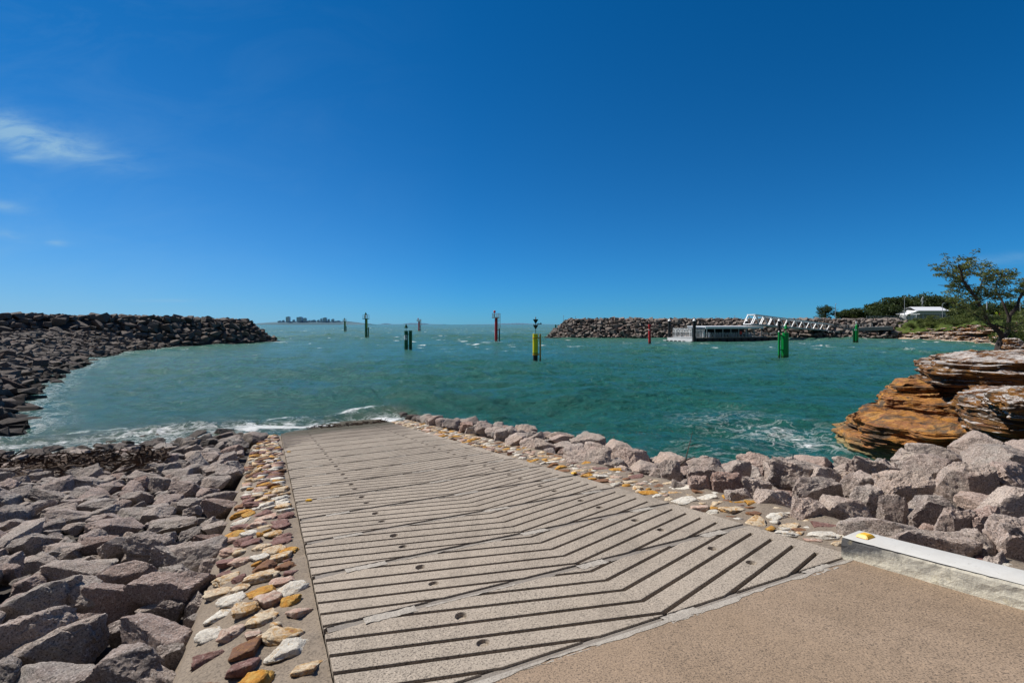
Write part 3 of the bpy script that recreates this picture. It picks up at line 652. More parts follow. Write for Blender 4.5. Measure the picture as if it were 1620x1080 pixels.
for pi, j in enumerate(JT):
    j0, j1 = j+.038, j+1-.038
    far = j > 17.5
    bm = bmesh.new(); wmin, wmax = j0-.75, j1+.05
    k0 = math.floor((wmin-2.47)/GP)
    g = GW if j < 12 else GW*.8
    strips = [(2.47+k*GP+g/2, 2.47+(k+1)*GP-g/2) for k in range(k0, k0+12)]
    UE = U1-.17
    for (wa, wb) in strips:
        polys = []
        for side in (-1, 1):
            ua, ub = (U0, UC) if side < 0 else (UC, UE)
            # w = vp - .3*|u-UC|  -> vp = w + .3*|u-UC|
            q = [(ua, wa+.3*abs(ua-UC)), (ub, wa+.3*abs(ub-UC)), (ub, wb+.3*abs(ub-UC)), (ua, wb+.3*abs(ua-UC))]
            q = clip(q, 0, 1, j1); q = clip(q, 0, -1, -j0)
            if 0 < wb-j0 < .03: q = clip(q, side*-1, 0, -side*UC-.02) if len(q) >= 3 else q
            if len(q) >= 3: polys.append(q)
        fs = []
        for q in polys:
            vs = [bm.verts.new(rp(a, vv(a, b))) for a, b in q]; fs.append(bm.faces.new(vs))
    bmesh.ops.remove_doubles(bm, verts=bm.verts, dist=.0008)
    # dissolve seams on the centre line
    es = [e for e in bm.edges if len(e.link_faces) == 2]
    bmesh.ops.dissolve_edges(bm, edges=es, use_verts=False)
    bmesh.ops.dissolve_degenerate(bm, dist=.0005, edges=bm.edges)
    # flat margin at the right edge
    q = [(UE, j0), (U1, j0), (U1, j1), (UE, j1)]
    vs = [bm.verts.new(rp(a, vv(a, b), -.0015)) for a, b in q]; bm.faces.new(vs)
    bmesh.ops.recalc_face_normals(bm, faces=bm.faces)
    for f in bm.faces:
        if f.normal.z < 0: f.normal_flip()
    top = list(bm.faces)
    ex = bmesh.ops.extrude_face_region(bm, geom=top)     # lower copy
    nv = [x for x in ex['geom'] if isinstance(x, bmesh.types.BMVert)]
    bmesh.ops.translate(bm, verts=nv, vec=(0, 0, 0))
    # extruded copy is the new top; push the originals down
    tops = {x for x in nv}
    for v_ in bm.verts:
        if v_ not in tops: v_.co.z -= GD+.03
    bmesh.ops.recalc_face_normals(bm, faces=bm.faces)
    # worn arris along the top edge
    be = [e for e in bm.edges if e.verts[0] in tops and e.verts[1] in tops]
    bmesh.ops.bevel(bm, geom=be, offset=.009, segments=2, affect='EDGES', profile=.5, clamp_overlap=True)
    # rounded outer ends on the left rim
    for v_ in bm.verts:
        u_, w_ = uv_of(v_.co.x, v_.co.y); dzp = v_.co.z-rz(w_)
        if u_ < U0+.03 and dzp > -.02: v_.co.z -= .016
    bmesh.ops.triangulate(bm, faces=bm.faces)
    me = bpy.data.meshes.new('ramp_panel'); bm.to_mesh(me); bm.free()
    o = link('ramp_panel', me)
    # cut the lifting sockets rib by rib
    bm = bmesh.new(); bm.from_mesh(me); left = set(bm.verts); islands = []
    while left:
        st_ = [left.pop()]; isl = list(st_)
        while st_:
            for e_ in st_.pop().link_edges:
                for v2 in e_.verts:
                    if v2 in left: left.discard(v2); st_.append(v2); isl.append(v2)
        islands.append(isl)
    VV, FF = [], []; off_ = 0
    for isl in islands:
        ids = {v_: i for i, v_ in enumerate(isl)}; fs_ = {f for v_ in isl for f in v_.link_faces}
        v_a = [v_.co.copy() for v_ in isl]; f_a = [[ids[v_] for v_ in f.verts] for f in fs_]
        ws = []
        for v_ in isl: u_, w_ = uv_of(v_.co.x, v_.co.y); ws.append(w_+.094*(u_-.32)-.3*abs(u_-UC))
        for (hu, hv) in holes_for(j):
            w_h = hv-.3*abs(hu-UC); uu_ = [uv_of(c_.x, c_.y)[0] for c_ in v_a]
            if min(ws)+.03 < w_h < max(ws)-.03 and max(ws)-min(ws) < .25 and min(uu_) < hu-.1 and max(uu_) > hu+.1:
                c = rp(hu, vv(hu, hv)); hb = MB(); hb.tube(c+Vector((0, 0, -.034)), c+Vector((0, 0, .05)), .036, .062, 24); ho = hb.build('hole_cutter', M['ramp'])
                ma = bpy.data.meshes.new('rib'); ma.from_pydata(v_a, [], f_a); oa = link('rib', ma)
                md = oa.modifiers.new('b', 'BOOLEAN'); md.operation = 'DIFFERENCE'; md.object = ho; md.solver = 'EXACT'
                dg = bpy.context.evaluated_depsgraph_get(); dg.update(); mo = bpy.data.meshes.new_from_object(oa.evaluated_get(dg))
                if len(mo.vertices) > len(v_a) and sum(p.area for p in mo.polygons) > .9*sum(p.area for p in ma.polygons):
                    v_a = [v_.co.copy() for v_ in mo.vertices]; f_a = [list(p.vertices) for p in mo.polygons]
                hm = ho.data; bpy.data.objects.remove(ho); bpy.data.objects.remove(oa); bpy.data.meshes.remove(hm); bpy.data.meshes.remove(ma); bpy.data.meshes.remove(mo)
        VV += v_a; FF += [[i+off_ for i in f] for f in f_a]; off_ += len(v_a)
    bm.free(); nm = bpy.data.meshes.new('ramp_panel'); nm.from_pydata(VV, [], FF); nm.validate(); o.data = nm; bpy.data.meshes.remove(me)
    nm.name = 'ramp_panel'; nm.materials.clear(); nm.materials.append(M['ramp']); o.parent = ramp
    co = np.zeros(len(nm.vertices)*3, np.float32); nm.vertices.foreach_get('co', co); co = co.reshape(-1, 3)
    attr(nm, 'wet', np.clip((uv_of(co[:, 0], co[:, 1])[1]-11)/9, 0, 1))
    # mortar in the joint and pale grout plugs where the planks interlock
    def strip(u0, u1, vp0, vp1, z0, z1, mat, name, jag=.0, n=26):
        us = np.linspace(u0, u1, n); A = []; 
        for i, a in enumerate(us):
            t0 = vp0+random.uniform(-jag, jag); t1 = vp1+random.uniform(-jag, jag)
            A += [rp(a, vv(a, t0), z0+random.uniform(-.002, .002)), rp(a, vv(a, (t0+t1)/2), (z0+z1)/2+random.uniform(-.003, .003)), rp(a, vv(a, t1), z1+random.uniform(-.002, .002))]
        return npmesh(name, np.array(A), grid_faces(n, 3), mat)
    link('joint_mortar', strip(U0+.02, U1-.01, j-.043, j+.043, -.006-.008*random.random(), -.016, M['grout_dark'], 'joint_mortar', .0), ramp)
    for (a, b) in ((.62, .93), (2.34, 2.66), (3.75, 4.05)):
        if j > 13: break
        a += random.uniform(-.05, .05); b += random.uniform(-.05, .05)
        link('grout_plug', strip(a, b, j-.075, j+.03, .003, -.004, M['grout'], 'grout_plug', .007, 14), ramp)
    if j < 13:
        a = random.uniform(1., 1.4); link('grout_line', strip(a, a+random.uniform(.7, 1.1), j-.056, j-.026, .0025, -.003, M['grout'], 'grout_line', .006, 30), ramp)

# apron
us = np.linspace(-1.2, 7.5, 60); vs = np.linspace(-9, 0, 60); A, B = np.meshgrid(np.linspace(U0-.0, 4.9, 40), np.linspace(-9, 2.40-.03, 90))
Pt = np.array([rp(a, vv(a, b), .002) for a, b in zip(A.ravel(), B.ravel())])
me = npmesh('concrete_apron', Pt, grid_faces(90, 40), M['apron'])
ap = tag(link('concrete_apron', me), kind='structure')
A = []; n = 60
for i, a in enumerate(np.linspace(U0, 4.25, n)):
    b0 = 2.362+random.uniform(-.012, .010)-.014*math.sin(a*3)-.02*max(0, math.sin(a*7.3)); A += [rp(a, vv(a, b0), .0045), rp(a, vv(a, 2.385+random.uniform(-.004, .004)), .006), rp(a, vv(a, 2.425), -.02)]
link('grout_line', npmesh('grout_line', np.array(A), grid_faces(n, 3), M['grout']), ap)

# kerb
kb = empty('concrete_kerb', rp(4.4, 1)); tag(kb, 'low concrete kerb with white painted top at the right side of the apron', 'kerb')
prof = [(4.25, -.02), (4.25, .02), (4.252, .06), (4.255, .10), (4.26, .135), (4.275, .156), (4.53, .16), (4.55, .15), (4.56, -.05)]
vs = np.linspace(2.09, -6, 160); Pk = []; hg = []; al = []
for v_ in vs:
    for (a, b) in prof:
        q = rp(a, v_, b); nz_ = float(fbm(np.array([[v_*9, b*30, a*9]]), 5, 3)[0])*.006 if .0 < b < .14 else 0
        Pk.append(q-Vector((GB, GA, 0))*nz_); hg.append(b/.16); al.append(max(0, 1-(2.09-v_)/.55))
nP = len(prof); Fk = grid_faces(len(vs), nP)
me = npmesh('kerb_body', np.array(Pk)-np.array(kb.location), Fk, M['kerb']); attr(me, 'hgt', hg); attr(me, 'along', al)
bm = bmesh.new(); bm.from_mesh(me); bm.verts.ensure_lookup_table(); bm.faces.new([bm.verts[i] for i in range(nP)]); bmesh.ops.recalc_face_normals(bm, faces=bm.faces); bm.to_mesh(me); bm.free()
link('kerb_body', me, kb)
A = []
for v_ in np.linspace(2.085, -6, 220):
    A += [rp(4.262+random.uniform(0, .008), v_, .1585), rp(4.275, v_, .1635), rp(4.40, v_, .1645), rp(4.53, v_, .163), rp(4.546, v_, .157)]
link('painted_top', npmesh('painted_top', np.array(A)-np.array(kb.location), grid_faces(220, 5), M['white_paint'], True), kb)
def stud(u, v, dz, label, rot, s=1.):
    c = rp(u, v, dz); bm = bmesh.new(); r = bmesh.ops.create_cube(bm, size=1)
    for v_ in bm.verts:
        k = .62 if v_.co.z > 0 else 1; v_.co = Vector((v_.co.x*.125*s*k, v_.co.y*.085*s*(k+.12), v_.co.z*.026*s))
    bmesh.ops.bevel(bm, geom=bm.edges[:], offset=.005, segments=2, affect='EDGES')
    me = bpy.data.meshes.new('road_marker'); bm.to_mesh(me); bm.free(); me.materials.append(M['stud'])
    o = link('road_marker', me, None, c); o.rotation_euler = (-.12, 0, rot); return tag(o, label, 'marker', 'yellow markers on the ramp and kerb')
stud(4.40, 1.98, .178, 'yellow raised marker on the end of the white kerb', .4)
stud(4.42, 6.15, .010, 'small yellow marker lying at the right edge of the ramp', .6, .8)
stud(.50, 7.35, .012, 'small yellow marker lying near the left edge of the ramp', .2, .8)
stud(.42, 13.2, .012, 'yellow fleck far down the left edge of the ramp', .2, .8)

# stone edging strips
def edging(label, ulo, uhi, v0, v1, tilt, outer):
    e = empty('stone_edging', rp((ulo+uhi)/2, v0)); tag(e, label, 'stone edging')
    nu, nv_ = 14, 420; us = np.linspace(ulo, uhi, nu); vs = np.linspace(v0, v1, nv_); Pt = []
    A, B = np.meshgrid(us, vs); nz = fbm(np.stack([A*5, B*5, 0*A], -1), 3, 4)*.016
    for a, b, n_ in zip(A.ravel(), B.ravel(), nz.ravel()):
        dz = -.035+tilt(a)+n_
        Pt.append(rp(a, b, dz))
    Pt = np.array(Pt).reshape(nv_, nu, 3)
    ed = np.array([rp(ulo-.16 if outer < 0 else uhi+.16, b, -.45) for b in vs]).reshape(nv_, 1, 3)
    Pt = np.concatenate([ed, Pt], 1) if outer < 0 else np.concatenate([Pt, ed], 1)
    me = npmesh('edging_concrete', Pt.reshape(-1, 3)-np.array(e.location), grid_faces(nv_, nu+1), M['edge_conc'], True)
    link('concrete_bed', me, e); return e
def put_stones(e, cands, n_ind=100):
    cands.sort(key=lambda c: -c[0]); rest = [[] for _ in STONE]
    for k, (px, p, eu, s, mi) in enumerate(cands):
        pp = tuple(Vector(p)-e.location)
        if k < n_ind:
            o = link('stone', SP[mi][random.randrange(len(SP[mi]))], e, pp); o.rotation_euler = eu; o.scale = s
        else: rest[mi].append((pp, eu, s))
    # all the far small stones in one mesh with several materials
    V_, F_, MI = [], [], []; o_ = 0
    for mi, it in enumerate(rest):
        for (p, eu, s) in it:
            V, Fc = SLOW[random.randrange(len(SLOW))]; m_ = np.array(Euler(eu).to_matrix())
            V_.append((V*np.array(s))@m_.T+np.array(p)); F_.append(Fc+o_); MI.append(np.full(len(Fc), mi, np.int32)); o_ += len(V)
    me = npmesh('small_stones', np.concatenate(V_), np.concatenate(F_), None, True)
    for mm in STONE: me.materials.append(mm)
    me.polygons.foreach_set('material_index', np.concatenate(MI)); tag(link('small_stones', me, e), kind='stuff')
SV = [rockV(800+k, 4, 44, .085, 13) for k in range(9)]
SLOW = LOW
SP = [[npmesh('stone', V, Fc, mt, True) for V, Fc in SV] for mt in STONE]
def stone_c(u, v, dz, s, el, rot, mi):
    p = rp(u, v, dz-s*.05); return (s*F/max(p.y, .5), tuple(p), (random.uniform(-.14, .08)-.12, random.uniform(-.12, .12), rot), (s*.5*el, s*.5, s*random.uniform(.15, .26)), mi)
eL = edging('left strip of colourful stones set in concrete along the ramp edge', -.52, U0-.008, 1.0, 20.6, lambda a: -.02-.10*max(0, (-.2-a))/.32, -1)
S2 = Scatter(.1); c_ = []
for n, a, b, f in ((4000, .18, .255, .78), (3000, .11, .17, .84), (7000, .075, .12, .93)):
    for _ in range(n):
        u = random.uniform(-.40, .19); v = random.uniform(1.1, 20.4)
        s = random.uniform(a, b)
        if v > 8: s *= .95
        if not S2.ok(u, v, s*.56, f): continue
        if v < 6 and s < .12 and random.random() < .9: continue
        S2.add(u, v, s*.56)
        c_.append(stone_c(u, v, -.035-.10*max(0, (-.2-u))/.32, s, random.uniform(1.0, 1.4), random.uniform(-.1, .9), random.choices(range(6), (5, 3., 4.5, 3.4, 2.6, 2))[0]))
put_stones(eL, c_)
eR = edging('right strip of colourful stones set in concrete between ramp and boulders', U1+.01, 5.22, -4.5, 19.4, lambda a: .005+.02*(a-4.3), 1)
S2 = Scatter(.1); c_ = []
for n, a, b, f in ((260, .19, .26, 1.0), (1500, .12, .19, .95), (5000, .07, .12, .94)):
    for _ in range(n):
        u = random.uniform(4.47, 5.16); v = random.uniform(.9, 19.2)
        if v < 2.25 and u < 4.66: continue
        s = random.uniform(a, b)
        if not S2.ok(u, v, s*.56, f): continue
        S2.add(u, v, s*.56); c_.append(stone_c(u, v, -.022, s, random.uniform(1.2, 1.7), random.uniform(-.3, .7), random.choices(range(6), (6, 2.8, 4.5, 1.2, 2.6, 2))[0]))
put_stones(eR, c_)


# ------------------------------------------------------------------ sandstone ledge on the right
def slab_rock(outline, z0, z1, seed, top_noise=.06, jag=.16, name='rock_slab', N=560, ns=44, nt=26, under=.25):
    P = np.array([(p[0], p[1]) for p in outline], float)
    for _ in range(2):
        Q = np.empty((len(P)*2, 2)); nx = np.roll(P, -1, 0); Q[0::2] = .8*P+.2*nx; Q[1::2] = .2*P+.8*nx; P = Q
    d = np.hypot(*(np.roll(P, -1, 0)-P).T); s = np.concatenate([[0], np.cumsum(d)]); PP = np.vstack([P, P[:1]])
    t = np.linspace(0, s[-1], N, endpoint=False); O = np.stack([np.interp(t, s, PP[:, 0]), np.interp(t, s, PP[:, 1])], -1)
    c = O.mean(0); T = np.roll(O, -3, 0)-np.roll(O, 3, 0); T /= np.linalg.norm(T, axis=1)[:, None]+1e-9
    Nn = np.stack([T[:, 1], -T[:, 0]], -1); Nn *= np.sign(((O-c)*Nn).sum(1).mean())
    th = z1-z0; rings = []
    for k in range(ns):
        f = k/(ns-1); z = z0+th*f
        e3 = np.stack([O[:, 0]*1.3, O[:, 1]*1.3, np.full(N, z*4.+seed)], -1)
        st = fbm(np.stack([O[:, 0]*.25, O[:, 1]*.25, np.full(N, z*6.5+seed*3)], -1), seed, 3)*.16
        blk = fbm(np.stack([O[:, 0]*.9, O[:, 1]*.9, np.full(N, seed+.6*z)], -1), seed+2, 4)
        blk = np.round(blk*5)/5*.7+blk*.3
        zl = z+.05*fbm(np.stack([O[:, 0]*.5, O[:, 1]*.5, np.full(N, seed*1.)], -1), seed+31, 3); bed = np.floor(zl/.115)
        lay_ = vnoise(np.stack([O[:, 0]*.35, O[:, 1]*.35, bed*7.31+seed], -1), seed+40)*.20+vnoise(np.stack([O[:, 0]*1.6, O[:, 1]*1.6, bed*3.7], -1), seed+41)*.10
        fr_ = zl/.115-bed; lay_ = lay_-.05*(np.maximum(0, .18-fr_)/.18)
        off = st*min(1, th)*.5+lay_+blk*jag*1.3+fbm(e3*3.4, seed+9, 4)*jag*.3
        off = off-under*max(0, .45-f)**1.5*th-.06*th*max(0, f-.93)/.07
        zz = z+.03*fbm(e3*1.7, seed+4, 3)
        rings.append(np.concatenate([O+Nn*off[:, None], zz[:, None]], 1))
    last = rings[-1][:, :2]; cz = last.mean(0)
    for k in range(1, nt+1):
        f = (k/nt)**1.25; q = last*(1-f*.995)+cz*f*.995
        lay = fbm(np.stack([q[:, 0]*.8, q[:, 1]*1.1, np.full(N, seed)], -1), seed+6, 5)
        zt = z1+(np.round(lay*5)/5*.75+lay*.25)*top_noise*1.9+.02*fbm(np.stack([q[:, 0]*5, q[:, 1]*5, np.full(N, 0.)], -1), seed, 3)+.03*min(1, f*8)
        rings.append(np.concatenate([q, zt[:, None]], 1))
    V = np.concatenate(rings); return V, grid_faces(len(rings), N, True)
lg = empty('sandstone_ledge', (16, 17, 0)); tag(lg, 'layered orange and brown sandstone ledge with white tops at the right edge of the water', 'rock ledge', kind='structure')
def ledge(px, z0, z1, mat, seed, **k):
    V, Fc = slab_rock([onz(x, y, z1) for x, y in px], z0, z1, seed, **k)
    me = npmesh('rock_slab', V-np.array(lg.location), Fc, M[mat], True); me.set_sharp_from_angle(angle=R(30)); return link('rock_slab', me, lg)
ledge([(1327,672),(1350,652),(1420,642),(1640,640),(1760,650),(1700,740),(1560,735),(1440,715),(1370,700),(1338,690)], -1., .5, 'sand_low', 1, under=.1)
ledge([(1346,659),(1385,634),(1450,624),(1640,625),(1780,640),(1700,700),(1500,690),(1420,676),(1372,672)], .4, 1.08, 'sand_mid', 2)
ledge([(1387,630),(1402,612),(1440,598),(1560,598),(1800,610),(1750,650),(1500,640),(1430,634)], .9, 1.45, 'sand_mid', 3)
ledge([(1407,611),(1438,594),(1500,589),(1640,590),(1850,600),(1800,625),(1560,618),(1480,612)], 1.35, 1.85, 'sand_mid', 4)
ledge([(1452,588),(1500,583),(1640,585),(1850,590),(1800,610),(1560,603),(1480,600)], 1.75, 2.1, 'sand_mid', 14)
ledge([(1448,577),(1470,563),(1520,557),(1600,553),(1760,553),(1960,560),(1900,600),(1640,592),(1560,588),(1485,586)], 2.08, 2.6, 'sand_top', 5, under=.6)
ledge([(1474,566),(1492,559),(1540,555.5),(1760,552),(1960,556),(1900,578),(1640,574),(1560,573),(1500,571)], 2.55, 2.86, 'sand_rim', 6, jag=.12)
ledge([(1500,622),(1522,609),(1580,601),(1680,600),(1900,606),(1850,660),(1660,652),(1580,646),(1540,638)], 1.35, 2.15, 'sand_top', 7, under=.8)
ledge([(1562,626),(1590,616),(1680,612),(1900,618),(1850,650),(1660,644),(1600,640)], 2.1, 2.42, 'sand_white', 8)
ledge([(1540,672),(1560,658),(1620,650),(1700,650),(1850,660),(1800,705),(1640,695),(1570,686)], .8, 1.45, 'sand_white', 9)
ledge([(1578,664),(1600,655),(1700,652),(1800,664),(1700,680),(1610,676)], 1.4, 1.66, 'sand_white', 10)
for k, (x, y, s, z, lab) in enumerate([(1607, 545, .72, 3.02, 'white pitted sandstone rock beside the leaning tree'), (1552, 664, .5, 1.62, 'small white sandstone rock on the ledge behind the pale boulders'), (1595, 652, .6, 1.75, 'flat white sandstone rock under the overhanging ledge'), (1612, 634, .55, 2.52, 'white sandstone block on top of the dark overhang')]):
    V, Fc = rockV(900+k, 5, 14, .12, 12); Y_ = (CZ-z)*F/(y-513); p = at(x, y, Y_)
    o = link('sandstone_rock', npmesh('sandstone_rock', V, Fc, M['sand_white'], True)); o.location = p; o.scale = (s*.7, s*.6, s*.5); o.rotation_euler = (0, .1, k); tag(o, lab, 'rock')

# ------------------------------------------------------------------ far right shore
S = np.array([(97, 138), (105, 135), (111, 131.5), (110.5, 122), (107.5, 112.5), (103, 104), (98.5, 94.5), (95, 87), (84, 68), (74, 52)], float)
sd_ = np.concatenate([[0], np.cumsum(np.hypot(*np.diff(S, axis=0).T))]); ns = 520
tt = np.linspace(0, sd_[-1], ns); sx_ = np.interp(tt, sd_, S[:, 0]); sy_ = np.interp(tt, sd_, S[:, 1])
def sm(a, k): 
    w_ = np.hanning(k*2+1); w_ /= w_.sum(); return np.convolve(np.pad(a, k, mode='edge'), w_, 'valid')
sx_ = sm(sx_, 16); sy_ = sm(sy_, 16)
nx_ = sm(np.gradient(sy_), 40); ny_ = sm(-np.gradient(sx_), 40); l_ = np.hypot(nx_, ny_); nx_ = -nx_/l_; ny_ = -ny_/l_
zc = np.interp(tt, [0, 8, 16, 26, 38, 46, 56, 66, 110], [1.6, 2.0, 2.3, 3.0, 4.3, 4.7, 4.6, 4.0, 3.4])
zc = zc+.35*fbm(np.stack([tt*.35, 0*tt, 0*tt], -1), 3, 3)
rows = []; prof = [(-1.2, -1.2), (-.4, -.2), (0., .12), (.9, .32), (1.1, .45)]
npf = 46
for (d, z) in prof: rows.append(np.stack([sx_+nx_*d, sy_+ny_*d, np.full(ns, z)], -1))
for k in range(npf):
    f = k/(npf-1); z = .45+(zc-.45)*f
    d = 1.2+2.2*f**1.3
    q = np.stack([sx_*.5, sy_*.5, z*3.2], -1); bl = fbm(q, 21, 4); st = fbm(np.stack([sx_*.06, sy_*.06, z*4.5], -1), 5, 3)
    d = d+np.round(bl*4)/4*.9+bl*.5+st*.9
    rows.append(np.stack([sx_+nx_*d, sy_+ny_*d, z+.1*bl], -1))
V = np.stack(rows); me = npmesh('shore_cliff', V.reshape(-1, 3), grid_faces(len(rows), ns), M['sand_far'], True); me.set_sharp_from_angle(angle=R(45))
tag(link('shore_cliff', me), 'low layered sandstone cliff along the far right shore', kind='structure')
def grass_mat():
    m = Mat('bank_grass'); c = m.ramp(m.noise(.35, None, 6, .7), [(.3, (.035, .058, .012)), (.55, (.075, .105, .022)), (.75, (.17, .15, .06))])
    return m.done(c, .9, m.bump(m.noise(4, None, 6, .7), 1., .3), .1)
M['grass'] = grass_mat()
rows = []
for d, zf in ((1.9, -.9), (2.6, -.1), (3.6, .25), (5.5, .55), (9, .85), (14, 1.), (22, 1.), (60, 1.), (180, 1.), (420, 1.)):
    zt = zc+(5.25-zc)*max(0, zf) if zf > 0 else zc+zf; zt = zt+.25*fbm(np.stack([sx_*.3, sy_*.3, np.full(ns, d*.3)], -1), 14, 4)*(d < 50)*(d > 2); rows.append(np.stack([sx_+nx_*d+0*tt, sy_+ny_*d+max(0, d-14)*.6, zt], -1))
V = np.stack(rows); tag(link('grass_bank', npmesh('grass_bank', V.reshape(-1, 3), grid_faces(len(rows), ns), M['grass'], True)), kind='structure')
# flat land behind
me = npmesh('shore_land', np.array([(96, 142, 5.1), (128, 146, 5.15), (150, 120, 5.2), (420, 120, 5.3), (420, 420, 5.3), (96, 420, 5.1)]).reshape(-1, 3), np.array([[0, 1, 4, 5], [1, 2, 3, 4]]), M['grass'])
tag(link('shore_land', me), kind='structure')

# ------------------------------------------------------------------ foliage
def leaves(centers, radii, n, size, asp, mat, name, parent, droop=0, wind=None, loc=None, seed=0):
    r = np.random.default_rng(seed); C = np.repeat(np.array(centers, float), n, 0); Rr = np.repeat(np.array(radii, float), n, 0)
    if Rr.ndim == 1: Rr = np.stack([Rr]*3, -1)
    D = r.normal(size=C.shape); D /= np.linalg.norm(D, axis=1)[:, None]; rad = r.uniform(.25, 1, len(C))**.5
    Pc = C+D*Rr*rad[:, None]
    a = r.normal(size=C.shape)
    if wind is not None: a = a*.55+np.array(wind)
    a[:, 2] -= droop; a /= np.linalg.norm(a, axis=1)[:, None]; b = np.cross(a, r.normal(size=C.shape)); b /= np.linalg.norm(b, axis=1)[:, None]
    L = size*r.uniform(.6, 1.3, len(C))[:, None]; a = a*L*.5; b = b*L*.5*asp
    V = np.stack([Pc-a*.9, Pc+b-a*.1, Pc+a, Pc-b-a*.1], 1).reshape(-1, 3)
    if loc is not None: V = V-np.array(loc)
    me = npmesh(name, V, np.arange(len(V)).reshape(-1, 4), mat, False)
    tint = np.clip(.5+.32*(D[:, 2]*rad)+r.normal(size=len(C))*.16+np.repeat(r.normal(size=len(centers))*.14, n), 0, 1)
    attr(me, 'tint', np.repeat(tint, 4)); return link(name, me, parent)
def limb(mb, pts, r0, r1):
    n = len(pts)
    for i in range(n-1):
        ra = r0+(r1-r0)*i/(n-1); rb_ = r0+(r1-r0)*(i+1)/(n-1); mb.tube(pts[i], pts[i+1], ra, rb_, 8); 
        mb.ball(pts[i+1], rb_, 1)
# the leaning tree on the ledge
TY = 26.0
base = at(1580.5, 553, TY); tr = empty('leaning_tree', base); tag(tr, 'thin windswept tree with feathery foliage leaning on the sandstone ledge', 'tree')
random.seed(21)
def tp(x, y, dy=0): return at(x, y, TY+dy)
LIMBS = [([(1580.5,556),(1582.5,546),(1586.8,535.5)], .27, .20, 0), ([(1586.8,535.5),(1582,526),(1572,518),(1561.6,510),(1557,496),(1543,471),(1530,452),(1522,442),(1521,430),(1516,420)], .17, .03, -.8),
 ([(1572,518),(1560,508),(1549,502),(1528,487),(1508,479)], .09, .02, -1.2), ([(1586.8,535.5),(1594,525),(1596.8,500),(1609,485),(1613,471),(1620,462),(1632,444)], .15, .03, .6),
 ([(1596.8,503),(1588,481),(1580,467),(1575,459),(1577,444),(1597,432)], .08, .015, .9), ([(1594,522),(1607,516),(1626,505)], .06, .02, .8), ([(1561.6,510),(1576,515),(1592,520)], .05, .03, -.5),
 ([(1522,442),(1510,428),(1503,419)], .04, .012, .4), ([(1521,430),(1531,410),(1546,406)], .035, .01, -.3), ([(1543,471),(1556,441),(1568,423)], .05, .012, .7), ([(1522,442),(1500,435),(1485,424)], .04, .01, -.6),
 ([(1535,460),(1507,452),(1484,451)], .04, .01, .5), ([(1613,471),(1622,450),(1618,440)], .04, .01, .4), ([(1556,441),(1580,432),(1600,440)], .03, .01, -.5), ([(1557,496),(1545,485),(1530,470),(1512,466)], .04, .01, .9), ([(1549,478),(1570,468),(1590,463)], .04, .01, -.9)]
mb = MB(); tw = []; seg_i = 0
for pts, r0, r1, dep in LIMBS:
    n = len(pts); W = []
    for i, (x, y) in enumerate(pts): W.append(tp(x, y, dep*i/(n-1)+random.uniform(-.1, .1)*(i > 0)))
    limb(mb, W, r0*.8, r1)
    for i in range(n-1):
        L = (W[i+1]-W[i]).length
        for q in range(int(L/.10)+1):
            f = random.random(); r_ = (r0+(r1-r0)*(i+f)/(n-1))
            if r_ > .06: continue
            p = W[i].lerp(W[i+1], f); d = Vector((random.gauss(.25, .6), random.gauss(0, .6), random.gauss(.15, .45))).normalized(); e = p+d*random.uniform(.25, .8)
            tw.append((p, e))
mb.build('trunk', M['bark'], tr)
mb = MB(); cs = []
for p, e in tw:
    mb.tube(p, e, .012, .005, 4)
    for k in range(3): cs.append(p.lerp(e, .45+.3*k)+Vector((random.gauss(0, .08),)*3))
mb.build('twigs', M['bark'], tr)
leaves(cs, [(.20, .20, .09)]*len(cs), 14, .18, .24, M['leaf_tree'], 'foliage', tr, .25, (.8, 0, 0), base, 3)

def tree(x, ytop, ybot, wpx, Y, label, name='tree', mat='leaf_dark', clumps=38, seed=0, group='trees beyond the far right shore', trunk=True, n=170):
    r = random.Random(seed); s = Y/F; wpx *= 1.25; b = at(x, ybot, Y); o = empty(name, b); tag(o, label, 'tree', group)
    H = (ybot-ytop)*s; Wd = wpx*s*.5; cs, rs = [], []
    mb = MB(); top = b+Vector((0, 0, H*.62)); mb.tube(b-Vector((0, 0, .4)), top, Wd*.05+.1, Wd*.02+.04, 8)
    for k in range(clumps):
        a = r.uniform(0, 6.28); f = r.random()**.6; h = r.uniform(.14, .93)
        wid = min(1, .45+1.2*math.sin(math.pi*min(1, max(.1, h))**.9)*.6)
        c = b+Vector((math.cos(a)*Wd*.8*f*wid, math.sin(a)*Wd*.8*f*wid, H*h)); rr_ = Wd*r.uniform(.22, .42)
        cs.append(c); rs.append((rr_, rr_, rr_*.62)); mb.tube(b+Vector((0, 0, H*min(.6, h*.7))), c, Wd*.02+.03, .02, 5)
    mb.build('trunk', M['bark'], o); leaves(cs, rs, n, max(.35, Wd*.10), .55, M[mat], 'crown', o, .1, None, b, seed+50); return o
